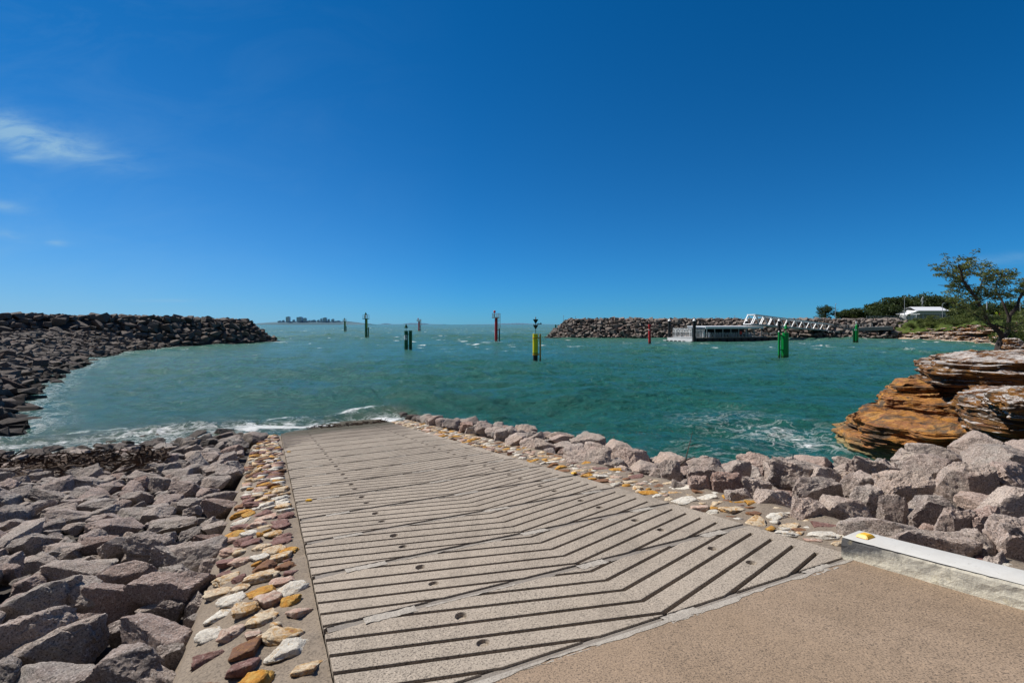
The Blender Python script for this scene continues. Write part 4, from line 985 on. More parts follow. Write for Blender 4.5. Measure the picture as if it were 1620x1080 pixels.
T_ = [(1305, 485, 508, 26, 170, 'small round tree standing alone above the gangway end'), (1346, 490, 510, 42, 172, 'rounded bushy tree left of the dark tree belt'), (1370, 493, 510, 34, 185, 'low dark tree between the bushy tree and the belt'),
 (1390, 481, 510, 46, 205, 'broad dark tree at the left end of the tree belt'), (1412, 473, 510, 54, 215, 'tall dark tree in the belt left of the lamp post'), (1437, 474, 509, 46, 225, 'dark tree in the belt behind the tall lamp post'), (1457, 465, 507, 50, 235, 'tallest dark tree behind the white roofed building'),
 (1479, 469, 507, 46, 240, 'dark tree behind the right half of the white roof'), (1500, 471, 507, 40, 236, 'dark tree behind the right end of the white roof'), (1524, 480, 508, 44, 215, 'dark tree partly behind the leaning tree foliage'), (1550, 484, 508, 44, 215, 'dark tree seen through the leaning tree, left of its limb'), (1580, 481, 508, 48, 220, 'dark tree seen between the two limbs of the leaning tree'), (1610, 480, 508, 50, 220, 'dark tree at the right edge behind the parked cars')]
for k, t in enumerate(T_): tree(*t, seed=k, n=150 if k else 90)
# dead-looking slender palm above the small tree
o = empty('palm_tree', at(1307, 508, 180)); tag(o, 'thin palm rising above the small round tree', 'tree'); mb = MB(); mb.tube(at(1307, 508, 180), at(1306.5, 485, 180), .16, .1, 8); mb.build('trunk', M['bark'], o)
leaves([at(1306.5, 485, 180)], [(1., 1., .7)], 90, 1.1, .14, M['leaf_dark'], 'fronds', o, .5, None, o.location, 4)
def shrub(x, y, wpx, hpx, Y, label, seed, mat='leaf_shrub', grp='shrubs on the far right bank', n=90):
    s = Y/F; b = at(x, y, Y); o = empty('shrub', b); tag(o, label, 'shrub', grp); r = random.Random(seed); cs, rs = [], []; mb = MB()
    for k in range(9):
        c = b+Vector((r.uniform(-.4, .4)*wpx*s, r.uniform(-.3, .3)*wpx*s, r.uniform(.25, .8)*hpx*s)); cs.append(c); q = wpx*s*r.uniform(.14, .26); rs.append((q, q, q*.7)); mb.tube(b-Vector((0, 0, .2)), c, .03, .012, 5)
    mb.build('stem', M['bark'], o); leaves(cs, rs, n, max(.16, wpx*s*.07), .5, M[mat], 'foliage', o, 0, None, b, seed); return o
sr_ = random.Random(17); SH = [(sr_.uniform(1442, 1590), 0, sr_.uniform(14, 26), sr_.uniform(7, 15)) for _ in range(30)]
SH = [(x, float(np.interp(x, [1440, 1470, 1520, 1590], [517, 514, 516, 522]))+sr_.uniform(-5, 3), w_, h_) for x, _, w_, h_ in SH]
SH += [(1424, 514, 20, 7), (1440, 516, 22, 9), (1452, 513, 24, 11), (1462, 510, 22, 10), (1476, 511, 26, 14), (1490, 510, 28, 16), (1502, 511, 26, 18), (1514, 512, 30, 22), (1527, 513, 28, 20), (1540, 515, 26, 14), (1556, 512, 24, 9), (1508, 522, 14, 10), (1530, 530, 12, 7), (1562, 533, 14, 8), (1578, 512, 22, 9), (1421, 519, 26, 9)]
for k, (x, y, w_, h_) in enumerate(SH):
    if k < 46: continue
pxs_ = 810+sx_/sy_*F; sr_ = random.Random(29)
for k in range(58):
    xw = sr_.uniform(1438, 1600) if k > 8 else sr_.uniform(1405, 1440); i = int(np.argmin(np.abs(pxs_-xw)+(sy_ > 129)*99)); d = sr_.uniform(3., 11.) if k % 3 else sr_.uniform(2.2, 3.4)
    zz = float(zc[i]+(5.25-zc[i])*np.interp(d, [3.6, 5.5, 9, 14], [.25, .55, .85, 1.])); X_, Y_ = sx_[i]+nx_[i]*d, sy_[i]+ny_[i]*d; hm = sr_.uniform(1., 2.9) if d > 3.4 else sr_.uniform(.7, 1.2)
    shrub(810+X_/Y_*F, 513+(CZ-zz)/Y_*F, sr_.uniform(1.8, 3.4)*F/Y_, hm*F/Y_, Y_, 'green shrub growing on the grassy bank above the far sandstone cliff', k, 'leaf_shrub', n=80)
b_ = shrub(1622, 552, 62, 50, 28, 'leafy green bush cut by the right edge beside the leaning tree', 77, 'leaf_shrub', None, 260)

rg_ = random.Random(5); gc = []
for _ in range(420):
    i = rg_.randrange(20, ns-60); d = rg_.uniform(3, 26); zz = float(zc[i]+(5.25-zc[i])*np.interp(d, [3.6, 5.5, 9, 14], [.25, .55, .85, 1.])); gc.append((sx_[i]+nx_[i]*d, sy_[i]+ny_[i]*d+max(0, d-14)*.6, zz+.15))
tag(leaves(gc, [(rg_.uniform(.5, 1.3), rg_.uniform(.5, 1.3), rg_.uniform(.2, .5)) for _ in gc], 70, .42, .25, M['leaf_shrub'], 'long_grass', None, -.8, None, None, 12), 'long grass and low growth covering the bank above the far cliff', 'grass', kind='stuff')
# ------------------------------------------------------------------ beacons in the water
def pxr(Y): return Y/F
def beacon(name, label, x, y, Y, cat='beacon'):
    o = empty(name, Vector((at(x, 513, Y).x, Y, 0))); tag(o, label, cat); return o
def pile(o, name, x, hw, y0, y1, Y, mat, dy=0, n=20, r2=None, ring=None):
    a = at(x, y1, Y+dy); b = at(x, y0, Y+dy); k = Y/F; a.z = min(a.z, a.z) - (1.2 if a.z < .5 else 0)
    mb = MB(); mb.tube(a, b, hw*k, (hw if r2 is None else r2)*k, n); return mb.build(name, M[mat], o, True)
def ring(o, name, x, hw, y, h, Y, mat): return pile(o, name, x, hw, y-h/2, y+h/2, Y, mat)
def bracket(o, x0, x1, y, Y, mat, w=.7):
    mb = MB(); k = Y/F; mb.box(at((x0+x1)/2, y, Y), (abs(x1-x0)*k, .18, w*k*2)); return mb.build('bracket', M[mat], o)
def cone(o, x, hw, y0, y1, Y, mat, inv=False, name='topmark'):
    mb = MB(); k = Y/F; a = at(x, y1, Y); b = at(x, y0, Y); mb.tube(a, b, .01 if inv else hw*k, hw*k if inv else .01, 20); return mb.build(name, M[mat], o, False)
def cage(o, x0, x1, y0, y1, Y, mat, name='guard_rail', d=.9, nb=4):
    mb = MB(); k = Y/F; A = at(x0, y1, Y); B = at(x1, y0, Y); w_ = .035+.00018*Y
    for yy in (Y-d, Y+d):
        for z in (B.z, (A.z+B.z)/2, A.z): mb.bar((A.x, yy, z), (B.x, yy, z), w_)
        for i in range(nb):
            x = A.x+(B.x-A.x)*i/(nb-1); mb.bar((x, yy, A.z), (x, yy, B.z), w_)
    for x in (A.x, B.x):
        for z in (B.z, (A.z+B.z)/2): mb.bar((x, Y-d, z), (x, Y+d, z), w_)
    return mb.build(name, M[mat], o)
def ladder(o, x0, x1, y0, y1, Y, mat):
    mb = MB(); A = at(x0, y1, Y); B = at(x1, y0, Y); w_ = .03+.0002*Y
    for x in (A.x, B.x): mb.bar((x, Y, A.z), (x, Y, B.z), w_)
    n = max(4, int((B.z-A.z)/.4))
    for i in range(n+1): z = A.z+(B.z-A.z)*i/n; mb.bar((A.x, Y, z), (B.x, Y, z), w_)
    return mb.build('ladder', M[mat], o)
def text(o, s, loc, size, mat, name):
    cu = bpy.data.curves.new(name, 'FONT'); cu.body = s; cu.size = size; cu.align_x = 'CENTER'; cu.align_y = 'CENTER'; cu.extrude = .004
    t = bpy.data.objects.new('tmp', cu); col.objects.link(t); me = bpy.data.meshes.new_from_object(t); bpy.data.objects.remove(t); me.name = name; me.materials.clear(); me.materials.append(mat)
    q = link(name, me, o, Vector(loc)-o.location); q.rotation_euler = (R(90), 0, 0); return q
# near twin green piles
Y = 73; o = beacon('twin_pile_beacon', 'dark green twin pile beacon with triangle topmark and white number plate', 645, 553, Y)
pile(o, 'pile', 642.6, 2.9, 523.3, 553, Y, 'dkgreen'); pile(o, 'pile', 649.4, 2.6, 522.8, 553.5, Y, 'dkgreen', .3)
bracket(o, 643, 649, 528.5, Y, 'dkgreen'); bracket(o, 643, 649, 546.5, Y, 'dkgreen'); pile(o, 'mast', 642.4, .32, 514, 524, Y, 'dkgreen'); cone(o, 642.4, 3.3, 512, 518.8, Y, 'dkgreen')
k = Y/F; bm = MB(); V_ = []
for i in range(13):
    a_ = R(-150+i*120/12)-R(15)
    for z in (at(0, 537.2, Y).z, at(0, 530, Y).z): V_.append((at(642.6, 0, Y).x+math.cos(a_)*(2.9*k+.015), Y+math.sin(a_)*(2.9*k+.015), z))
link('number_plate', npmesh('number_plate', np.array(V_)-np.array(o.location), np.array([[2*i, 2*i+2, 2*i+3, 2*i+1] for i in range(12)]), M['white']), o)
text(o, '9', (at(642.9, 0, Y).x, Y-2.9*k-.04, at(0, 533.6, Y).z), .72, M['black'], 'number')
# far green beacons with platforms
def tall_green(x, y0, y1, Y, label, s):
    o = beacon('channel_beacon', label, x, y1, Y); h = y1-y0; f = lambda t: y0+h*t
    pile(o, 'pile', x, 1.9*s, f(.27), y1, Y, 'dkgreen'); cone(o, x-.6*s, 2.*s, f(0), f(.10), Y, 'dkgreen'); pile(o, 'lantern', x-.6*s, .9*s, f(.10), f(.16), Y, 'white')
    mb = MB(); k = Y/F; mb.box(at(x-.3*s, f(.26), Y), (7.6*s*k, 2.0, .2)); mb.build('platform', M['dkgreen'], o)
    cage(o, x-3.8*s, x+3.4*s, f(.11), f(.25), Y, 'pink'); ladder(o, x+.6*s, x+2.6*s, f(.27), f(.62), Y-1.9*s*k-.1, 'limeyellow')
    pile(o, 'fender_pile', x+3.6*s, .9*s, f(.60), y1, Y, 'dkgreen'); bracket(o, x, x+3.6*s, f(.66), Y, 'dkgreen', .5); bracket(o, x, x+3.6*s, f(.92), Y, 'dkgreen', .5); 
    mb = MB(); mb.box(at(x-2.*s, f(.19), Y-1.02), (2.4*s*k, .04, 3.6*s*k)); mb.build('number_plate', M['white'], o)
    return o
tall_green(579.2, 493.6, 534, 139, 'tall green channel beacon with white railed platform and fender pile, left of centre', 1.); tall_green(545.5, 502.5, 524.5, 262, 'small far green channel beacon near the city skyline', .62)
def tall_red(x, y0, y1, Y, label, s):
    o = beacon('channel_beacon', label, x, y1, Y); h = y1-y0; f = lambda t: y0+h*t; k = Y/F
    pile(o, 'pile', x, 2.3*s, f(.25), y1, Y, 'red'); mb = MB(); mb.ball(at(x-2.6*s, f(.06), Y), 1.9*s*k, 1.15); mb.build('topmark', M['red'], o, True); pile(o, 'mast', x-2.6*s, .35*s, f(.08), f(.24), Y, 'red')
    mb = MB(); mb.box(at(x-.6*s, f(.245), Y), (11.5*s*k, 2.2, .22)); mb.build('platform', M['pink'], o)
    cage(o, x-6*s, x+4.6*s, f(.12), f(.235), Y, 'pink'); mb = MB(); mb.box(at(x-2.9*s, f(.175), Y-1.12), (2.8*s*k, .05, 4.4*s*k)); mb.build('number_plate', M['white'], o)
    cage(o, x+3.*s, x+6.6*s, f(.115), f(.57), Y, 'pink', 'ladder_cage', .5, 3); pile(o, 'fender_pile', x+5.*s, .9*s, f(.59), y1, Y, 'black'); bracket(o, x, x+5*s, f(.64), Y, 'red', .5); bracket(o, x, x+5*s, f(.9), Y, 'red', .5)
    return o
tall_red(785, 490, 540, 108, 'tall red channel beacon with pale platform and round topmark near the centre', 1.); tall_red(662.8, 502.8, 523.6, 275, 'small far red channel beacon right of the twin green piles', .5)
# yellow cardinal
Y = 50; o = beacon('cardinal_beacon', 'yellow and black beacon with two black cones pointing down in the centre', 848, 571, Y)
pile(o, 'pile', 847, 4.2, 528, 560, Y, 'yellow', n=32); pile(o, 'pile_base', 847, 3.75, 560, 571.5, Y, 'black', n=32); ring(o, 'band', 847, 4.7, 534.5, 1.4, Y, 'orange'); ring(o, 'band', 847, 4.7, 561., 1.6, Y, 'orange'); ring(o, 'band', 847, 4.35, 558.6, 1.2, Y, 'black')
pile(o, 'side_pile', 854.7, 1.25, 528, 571, Y, 'orange'); bracket(o, 851, 854.5, 534.5, Y, 'orange', .9); bracket(o, 851, 854.5, 560.5, Y, 'orange', .9)
pile(o, 'mast', 847.4, .45, 503, 529, Y, 'black'); cone(o, 847.4, 4.4, 505, 512.6, Y, 'black', True); cone(o, 847.4, 4.4, 513.8, 521.2, Y, 'black', True); pile(o, 'lantern', 847.4, .8, 501.2, 504.8, Y, 'lightgrey')
# near green at right
Y = 55; o = beacon('green_pile_beacon', 'bright green pile beacon with cone topmark and slim side pile in front of the pontoon', 1240, 566, Y)
pile(o, 'pile', 1242.7, 4.4, 526, 566, Y, 'green', n=32); pile(o, 'side_pile', 1232.6, 1.7, 525, 565.2, Y, 'green'); pile(o, 'inner_pile', 1236.8, 1.2, 530, 565, Y, 'green', .2)
bracket(o, 1232, 1240, 531, Y, 'green', .9); bracket(o, 1232, 1240, 553.3, Y, 'green', .9); ring(o, 'band', 1242.7, 4.8, 526.8, 1.2, Y, 'green'); ring(o, 'band', 1242.7, 4.7, 533, 1.2, Y, 'green'); ring(o, 'band', 1242.7, 4.7, 555.5, 1.2, Y, 'green')
pile(o, 'mast', 1243.3, .7, 517, 527, Y, 'green'); cone(o, 1243.3, 2.9, 511.8, 519.6, Y, 'green')
mb = MB(); mb.ball(at(1232.2, 524.6, Y), .09); mb.build('light', M['white'], o, True)
# far right green
Y = 104; o = beacon('green_pile_beacon', 'green stepped pile beacon with white lantern near the sandstone shore', 1354, 541, Y)
pile(o, 'pile', 1354.3, 3.1, 520, 541, Y, 'green'); pile(o, 'neck', 1355, 1.9, 514, 520.5, Y, 'green', r2=1.5); cone(o, 1355, 1.7, 511.5, 514.5, Y, 'green'); pile(o, 'lantern', 1354.6, .8, 508, 512, Y, 'white'); pile(o, 'side_pile', 1350.2, .9, 520, 541, Y, 'dkgreen'); bracket(o, 1350, 1354, 525, Y, 'dkgreen', .5); bracket(o, 1350, 1354, 536, Y, 'dkgreen', .5)
mb = MB(); mb.box(at(1353.8, 521.7, Y-.5), (.5, .05, .3)); mb.build('number_plate', M['white'], o)
# small red
Y = 97; o = beacon('red_pile_beacon', 'small red pile beacon with can topmark left of the pontoon', 1028, 543, Y)
pile(o, 'pile', 1027.8, 2., 520.5, 543, Y, 'red'); pile(o, 'neck', 1027.4, 1.4, 516, 521, Y, 'red'); pile(o, 'topmark', 1028, 2.6, 513, 516.5, Y, 'red'); mb = MB(); mb.box(at(1026.9, 521.9, Y-.3), (.22, .05, .28)); mb.build('number_plate', M['white'], o)
# green pile behind the breakwater tip
o = beacon('green_pile', 'distant dark green piles off the tip of the right breakwater', 880, 521, 330); pile(o, 'pile', 879, 1.1, 513.5, 522, 330, 'dkgreen'); pile(o, 'pile', 883.2, 1.1, 513.8, 522, 330, 'dkgreen'); bracket(o, 879, 883, 515.5, 330, 'dkgreen', .4)

# ------------------------------------------------------------------ pontoon, piles, gangway
def W2(x, y, z): return Vector((x, y, z))
C0 = Vector((42.6, 106.5, 0)); AX = Vector((24.5, 8.6, 0)); LP = AX.length; ax = AX.normalized(); ay = Vector((-ax.y, ax.x, 0))
rotp = Matrix((ax, ay, Vector((0, 0, 1)))).transposed(); WD = 8.5
po = empty('pontoon', C0); tag(po, 'covered floating pontoon with dark hull and flat white roof', 'pontoon')
def pb(mb, a, b, z, da, db, dz): return mb.box(C0+ax*a+ay*b+Vector((0, 0, z)), (da, db, dz), rotp)
mb = MB(); pb(mb, LP/2+.3, WD/2, .15, LP, WD, 1.3); mb.build('hull', M['dkgrey'], po)
mb = MB(); pb(mb, -.2, WD/2, .4, 1., WD+.3, .8); pb(mb, -.8, WD/2, .05, 1.6, WD+1.4, .28); mb.build('end_block', M['lightgrey'], po)
mb = MB()
for q in np.linspace(1.5, WD-1, 5): pb(mb, -1.62, q, .02, .2, .8, .34)
for q in np.linspace(1.2, LP-.6, 12): pb(mb, q, -.1, .25, .5, .2, .8)
mb.build('fender', M['black'], po)
mb = MB(); pb(mb, LP/2+.3, WD/2, .86, LP+.05, WD+.05, .12); mb.build('deck', M['deck'], po)
mb = MB(); pb(mb, LP/2, .12, .925, LP*.9, .2, .02); mb.build('deck_edge_line', M['stud'], po)
mb = MB(); mb.box(C0+ax*12.3+ay*3.1+Vector((0, 0, 3.55)), (18.0, 6.3, .14), rotp @ Matrix.Rotation(R(1.2), 3, 'X')); pb(mb, 3.6+8.7, -.07, 3.2, 18.1, .1, .34); pb(mb, 3.5, 3.1, 3.36, .1, 6.3, .3); mb.build('roof', M['roof_white'], po)
for q in np.linspace(3.9, 21., 8):
    for s in (.25, 5.9): mb = MB(); pb(mb, q, s, 2.15, .12, .12, 2.5); mb.build('roof_post', M['steel'] if q > 5 else M['white'], po)
mb = MB()
pb(mb, 12.4, 5.6, 2.2, 17, .08, 2.5); mb.build('back_wall', M['black'], po)
mb = MB()
for q in np.linspace(5, 21, 22): pb(mb, q, 3.4+.4*math.sin(q*7), 1.3, .45, .5, .75); pb(mb, q+.1, 3.7, 1.8, .4, .08, .5)
mb.build('seats', M['steel'], po)
mb = MB(); pb(mb, 14.3, .2, 2.0, .75, .1, .75); mb.build('lifebuoy_box', M['red'], po)
def rail_panel(a0, b0, a1, b1, h, mat, name, n=16, w_=.07):
    mb = MB(); A = C0+ax*a0+ay*b0; B = C0+ax*a1+ay*b1; z0 = .92
    for z in (z0+.12, z0+h*.62, z0+h): mb.bar(A+Vector((0, 0, z)), B+Vector((0, 0, z)), w_)
    for i in range(n+1): p = A.lerp(B, i/n); mb.bar(p+Vector((0, 0, z0)), p+Vector((0, 0, z0+h)), w_ if i % 4 else w_*1.5)
    for i in range(0, n, 2): p = A.lerp(B, i/n); q = A.lerp(B, (i+1)/n); r_ = A.lerp(B, (i+2)/n if i+2 <= n else 1); mb.bar(p+Vector((0, 0, z0+h*.62)), q+Vector((0, 0, z0+h)), w_*.7); mb.bar(q+Vector((0, 0, z0+h)), r_+Vector((0, 0, z0+h*.62)), w_*.7)
    return mb.build(name, M[mat], po)
rail_panel(.1, .9, .1, WD-1., 2.15, 'white', 'mesh_gate', 14, .07); rail_panel(.2, .9, 3.6, .6, 2.1, 'steel', 'mesh_gate', 12, .08); rail_panel(4, .3, LP, .3, 1.1, 'steel', 'railing', 22, .05)
mb = MB(); pb(mb, 3.2, .5, 1.6, .35, .35, 1.5); mb.build('service_pillar', M['white'], po); mb = MB(); pb(mb, 5., .6, 1.5, .3, .3, 1.3); mb.build('service_pillar', M['white'], po)
def mpile(x, y0, y1, Y, hw, label):
    o = beacon('mooring_pile', label, x, y1, Y, 'mooring pile'); tag(o, group='black mooring piles with white caps'); k = Y/F
    pile(o, 'pile', x, hw, y0, y1, Y, 'black', n=24); mb = MB(); a = at(x, y0+.3, Y); mb.tube(a, a+Vector((0, 0, 3.6*k)), (hw+.4)*k, .02, 24); mb.build('cap', M['white'], o); return o
mpile(1059, 507.2, 537, 114.5, 2.35, 'black mooring pile with white cone cap at the far left corner of the pontoon'); mpile(1098.3, 507, 540.5, 105.3, 2.5, 'black mooring pile with white cone cap at the near left corner of the pontoon')
mpile(1181.5, 507.6, 534, 122, 1.9, 'mooring pile whose white cap shows above the pontoon roof'); mpile(1232.6, 507.2, 537.5, 111.3, 2.2, 'black mooring pile with white cone cap behind the bright green beacon')
gw = empty('gangway', at(1250, 520, 120)); tag(gw, 'white truss gangway sloping from the pontoon to the shore', 'gangway')
def gp(t, s, top):   # t along, s side
    A = at(1188, 512.5, 116); B = at(1318, 523.3, 135)
    p = A.lerp(B, t)+Vector((-.35, .95, 0))*s*2.2
    return p+Vector((0, 0, (2.5-.75*max(0, t-.1)) if top else 0))
for s in (0, 1):
    mb = MB(); mb.bar(gp(.04, s, 1), gp(1, s, 1), .26); mb.build('top_chord', M['white'], gw); mb = MB(); mb.bar(gp(0, s, 0), gp(1, s, 0), .34); mb.build('bottom_chord', M['lightgrey'], gw)
    n = 11
    for i in range(n):
        a = i/n; mb = MB(); mb.bar(gp(a, s, 0), gp(min(1, a+.045), s, 1), .16); mb.build('brace', M['white'], gw)
        if i < n-1 or s: mb = MB(); mb.bar(gp(min(1, a+.05), s, 1), gp(min(1, a+.088), s, 0), .14); mb.build('tie', M['lightgrey'], gw)
mb = MB(); mb.bar(gp(.04, 0, 1), gp(.04, 1, 1), .2); mb.bar(gp(0, 0, 0), gp(0, 1, 0), .2); mb.build('end_frame', M['white'], gw)
mb = MB(); A = [gp(0, 0, 0), gp(1, 0, 0), gp(1, 1, 0), gp(0, 1, 0)]; mb.poly([p+Vector((0, 0, .08)) for p in A]); mb.build('walkway', M['deck'], gw)
for x in (1312, 1322.5):
    o = empty('gangway_pier', at(x, 536, 133)); tag(o, 'dark round pier under the shore end of the gangway'+(', nearer the pontoon' if x < 1315 else ', nearer the shore'), 'pier'); mb = MB(); mb.tube(at(x, 541, 133), at(x, 525, 133), .42, .42, 18); mb.build('column', M['black'], o, True); mb = MB(); mb.box(at(x, 524.5, 133), (1.3, 1.6, .35)); mb.build('pier_cap', M['road_wall'], o)
aw = empty('abutment_wall', at(1365, 520, 136)); tag(aw, 'long grey concrete abutment wall between gangway and grassy bank', 'wall')
mb = MB(); p0 = [at(1316, 524.6, 134.5), at(1413, 521.8, 131.5), at(1413, 516, 131.5), at(1316, 520.2, 134.5)]; q0 = [p+Vector((1., 5.5, 0)) for p in p0]
mb.poly(p0); mb.poly(q0[::-1])
for i in range(4): mb.poly([p0[i], p0[(i+1) % 4], q0[(i+1) % 4], q0[i]])
mb.build('wall_body', M['road_wall'], aw); mb = MB()
A_, B_ = at(1316, 520, 134.6), at(1380, 516.9, 132.8)
for i in range(14): p = A_.lerp(B_, i/13); mb.bar(p, p+Vector((0, 0, .95)), .06)
mb.bar(A_+Vector((0, 0, .95)), B_+Vector((0, 0, .95)), .06); mb.bar(A_+Vector((0, 0, .5)), B_+Vector((0, 0, .5)), .05); mb.build('handrail', M['steel'], aw)

# ------------------------------------------------------------------ buildings, fence, poles, cars on the shore
Y = 195; k = Y/F; hb = empty('white_roofed_building', at(1475, 508, Y)); tag(hb, 'grey walled building with a long white metal roof on the far right shore', 'building')
x0, x1 = at(1451, 0, Y).x, at(1499, 0, Y).x; zg, ze, zr = 4.9, at(0, 491.2, Y).z, at(0, 485.3, Y+5).z
mb = MB(); mb.box(((x0+x1)/2, Y+5, (zg+ze)/2), (x1-x0-.8, 9, ze-zg)); mb.build('wall', M['wall_grey'], hb)
mb = MB(); e = .7
P4 = [(x0-e, Y-.2, ze), (x1+e, Y-.2, ze), (x1+1.6, Y+5, zr), (x0+1., Y+5, zr), (x0-e, Y+10.2, ze), (x1+e, Y+10.2, ze)]
mb.poly([P4[0], P4[1], P4[2], P4[3]]); mb.poly([P4[3], P4[2], P4[5], P4[4]]); rf = mb.build('roof', M['roof_white'], hb)
mb = MB(); mb.box(((x0+x1)/2, Y-.22, ze-.12), (x1-x0+1.4, .12, .24)); mb.build('gutter', M['white'], rf, loc=-Vector(hb.location)+Vector(hb.location)) if False else mb.build('gutter', M['white'], hb)
xa, xb = at(1430.5, 0, Y).x, at(1451, 0, Y).x
mb = MB(); mb.poly([(xa, Y-.6, at(0, 498.2, Y).z), (xb, Y-.6, at(0, 491.8, Y).z), (xb+.3, Y+5, at(0, 491.8, Y).z+.5), (xa, Y+5, at(0, 498.2, Y).z+.5)]); mb.box(((xa+xb)/2, Y+2.5, at(0, 500, Y).z), (.1, .1, .1)); mb.build('porch_roof', M['roof_white'], hb)
for xx in (xa+.3, (xa+xb)/2): mb = MB(); mb.box((xx, Y-.2, (zg+at(0, 497.5, Y).z)/2), (.35, .35, at(0, 497.5, Y).z-zg)); mb.build('porch_post', M['white'], hb)
mb = MB(); mb.box((xb-1.3, Y+1., (zg+at(0, 493.6, Y).z)/2), (2.8, 1.5, at(0, 493.6, Y).z-zg)); mb.build('front_wall', M['white'], hb)
for q in (.25, .45, .7, .88): mb = MB(); mb.box((x0+(x1-x0)*q, Y+.46, zg+2.6), (1.5, .12, 1.4)); mb.build('window', M['glass'], hb)
sh = empty('shade_shelter', at(1470, 507, 168)); tag(sh, 'low pale shelter with flat roof in front of the white roofed building', 'shelter')
mb = MB(); mb.box(at(1468, 496.8, 168)+Vector((0, 0, 0)), (9.5, 4, .25)); mb.build('roof', M['lightgrey'], sh)
for xx in (1450, 1461, 1475, 1486): mb = MB(); mb.box(at(xx, 502.5, 166.4), (.22, .22, 2.7)); mb.build('post', M['steel'], sh)
mb = MB(); mb.box(at(1468, 503, 169.8), (8.6, .15, 2.4)); mb.build('back_panel', M['lightgrey'], sh)
fe = empty('wire_fence', at(1440, 508, 158)); tag(fe, 'grey wire mesh fence running along the top of the grassy bank', 'fence')
A_, B_ = at(1371, 508.3, 158), at(1502, 508.3, 150); n = 26
for i in range(n+1): p = A_.lerp(B_, i/n); mb = MB(); mb.tube(p-Vector((0, 0, .3)), p+Vector((0, 0, 1.9)), .05, .05, 6); mb.build('post', M['pole'], fe)
mb = MB()
for z in (.1, .7, 1.3, 1.85): mb.bar(A_+Vector((0, 0, z)), B_+Vector((0, 0, z)), .05)
for i in range(150): p = A_.lerp(B_, i/150.); mb.bar(p+Vector((0, 0, .1)), p+Vector((0, 0, 1.85)), .02)
mb.build('wire_mesh', M['pole'], fe)
def lamp(x, y0, y1, Y, label, arm=6., hw=.35, group='lamp posts on the far right shore'):
    o = empty('lamp_post', at(x, y1, Y)); tag(o, label, 'lamp post', group); k = Y/F; mb = MB(); mb.tube(at(x, y1+1.5, Y), at(x, y0, Y), hw*k*1.3, hw*k*.8, 8); mb.build('pole', M['pole'], o)
    if arm: mb = MB(); mb.tube(at(x, y0+.3, Y), at(x+arm*.6, y0-.6, Y), hw*k*.6, hw*k*.5, 6); mb.build('arm', M['pole'], o); mb = MB(); mb.box(at(x+arm*.7, y0-.5, Y), (arm*.5*k, .3, .16)); mb.build('lamp_head', M['steel'], o)
lamp(1321.6, 481, 509, 150, 'tall lamp post between the gangway and the rounded bushy tree', 1.5); lamp(1431, 470.5, 508, 160, 'tall lamp post at the left end of the white roofed building', 3); lamp(1491, 480, 508, 165, 'lamp post in front of the right part of the white roof', 5); lamp(1614, 470, 508, 170, 'lamp post at the right edge behind the leaning tree', 2)
o = empty('antenna_mast', at(1459, 508, 210)); tag(o, 'thick grey antenna mast rising behind the white roof', 'mast'); mb = MB(); mb.tube(at(1459, 508, 210), at(1459, 472, 210), .28, .2, 10); mb.build('pole', M['pole'], o)
for dx, dy in ((-1, 476), (1.2, 477), (0, 473), (1.2, 471)): mb = MB(); mb.box(at(1459+dx, dy, 209.6), (.35, .3, 1.1)); mb.build('antenna_panel', M['steel'], o)
lamp(1561.5, 477, 508, 140, 'thick pale lamp post seen through the leaning tree', 0, .9, None)
for kx, (x, y0, lab) in enumerate(((891.5, 499.5, 'thin post on the tip of the right breakwater'), (910.4, 500.5, 'thin post right of the breakwater tip'), (1132.5, 500.5, 'thin post on the breakwater behind the pontoon roof'), (1162.4, 499.5, 'tall thin post left of the white pile cap'), (1172.7, 503, 'short thin post beside the white pile cap'))):
    o = empty('marker_post', at(x, 508, 140)); tag(o, lab, 'post', 'thin posts on the right breakwater'); mb = MB(); mb.tube(at(x, 509, 140), at(x, y0, 140), .05, .04, 6); mb.build('pole', M['pole'], o); mb = MB(); mb.ball(at(x, y0, 140), .11); mb.build('light', M['pole'], o)
for x, y, lab, mt in ((1561.8, 492.2, 'lime yellow diamond sign left of the tree limb', 'limeyellow'), (1576.6, 495.6, 'yellow diamond sign between the tree limbs', 'limeyellow'), (1582.4, 496.6, 'small red sign right of the yellow diamond sign', 'red')):
    o = empty('road_sign', at(x, 508, 128)); tag(o, lab, 'sign'); mb = MB(); s_ = .62 if mt != 'red' else .42
    mb.box(at(x, y, 127.9), (s_, .03, s_), Matrix.Rotation(R(45 if mt != 'red' else 0), 3, 'Y')); mb.build('sign_panel', M[mt], o); mb = MB(); mb.tube(at(x, 511, 128), at(x, y, 128), .03, .03, 6); mb.build('pole', M['pole'], o)
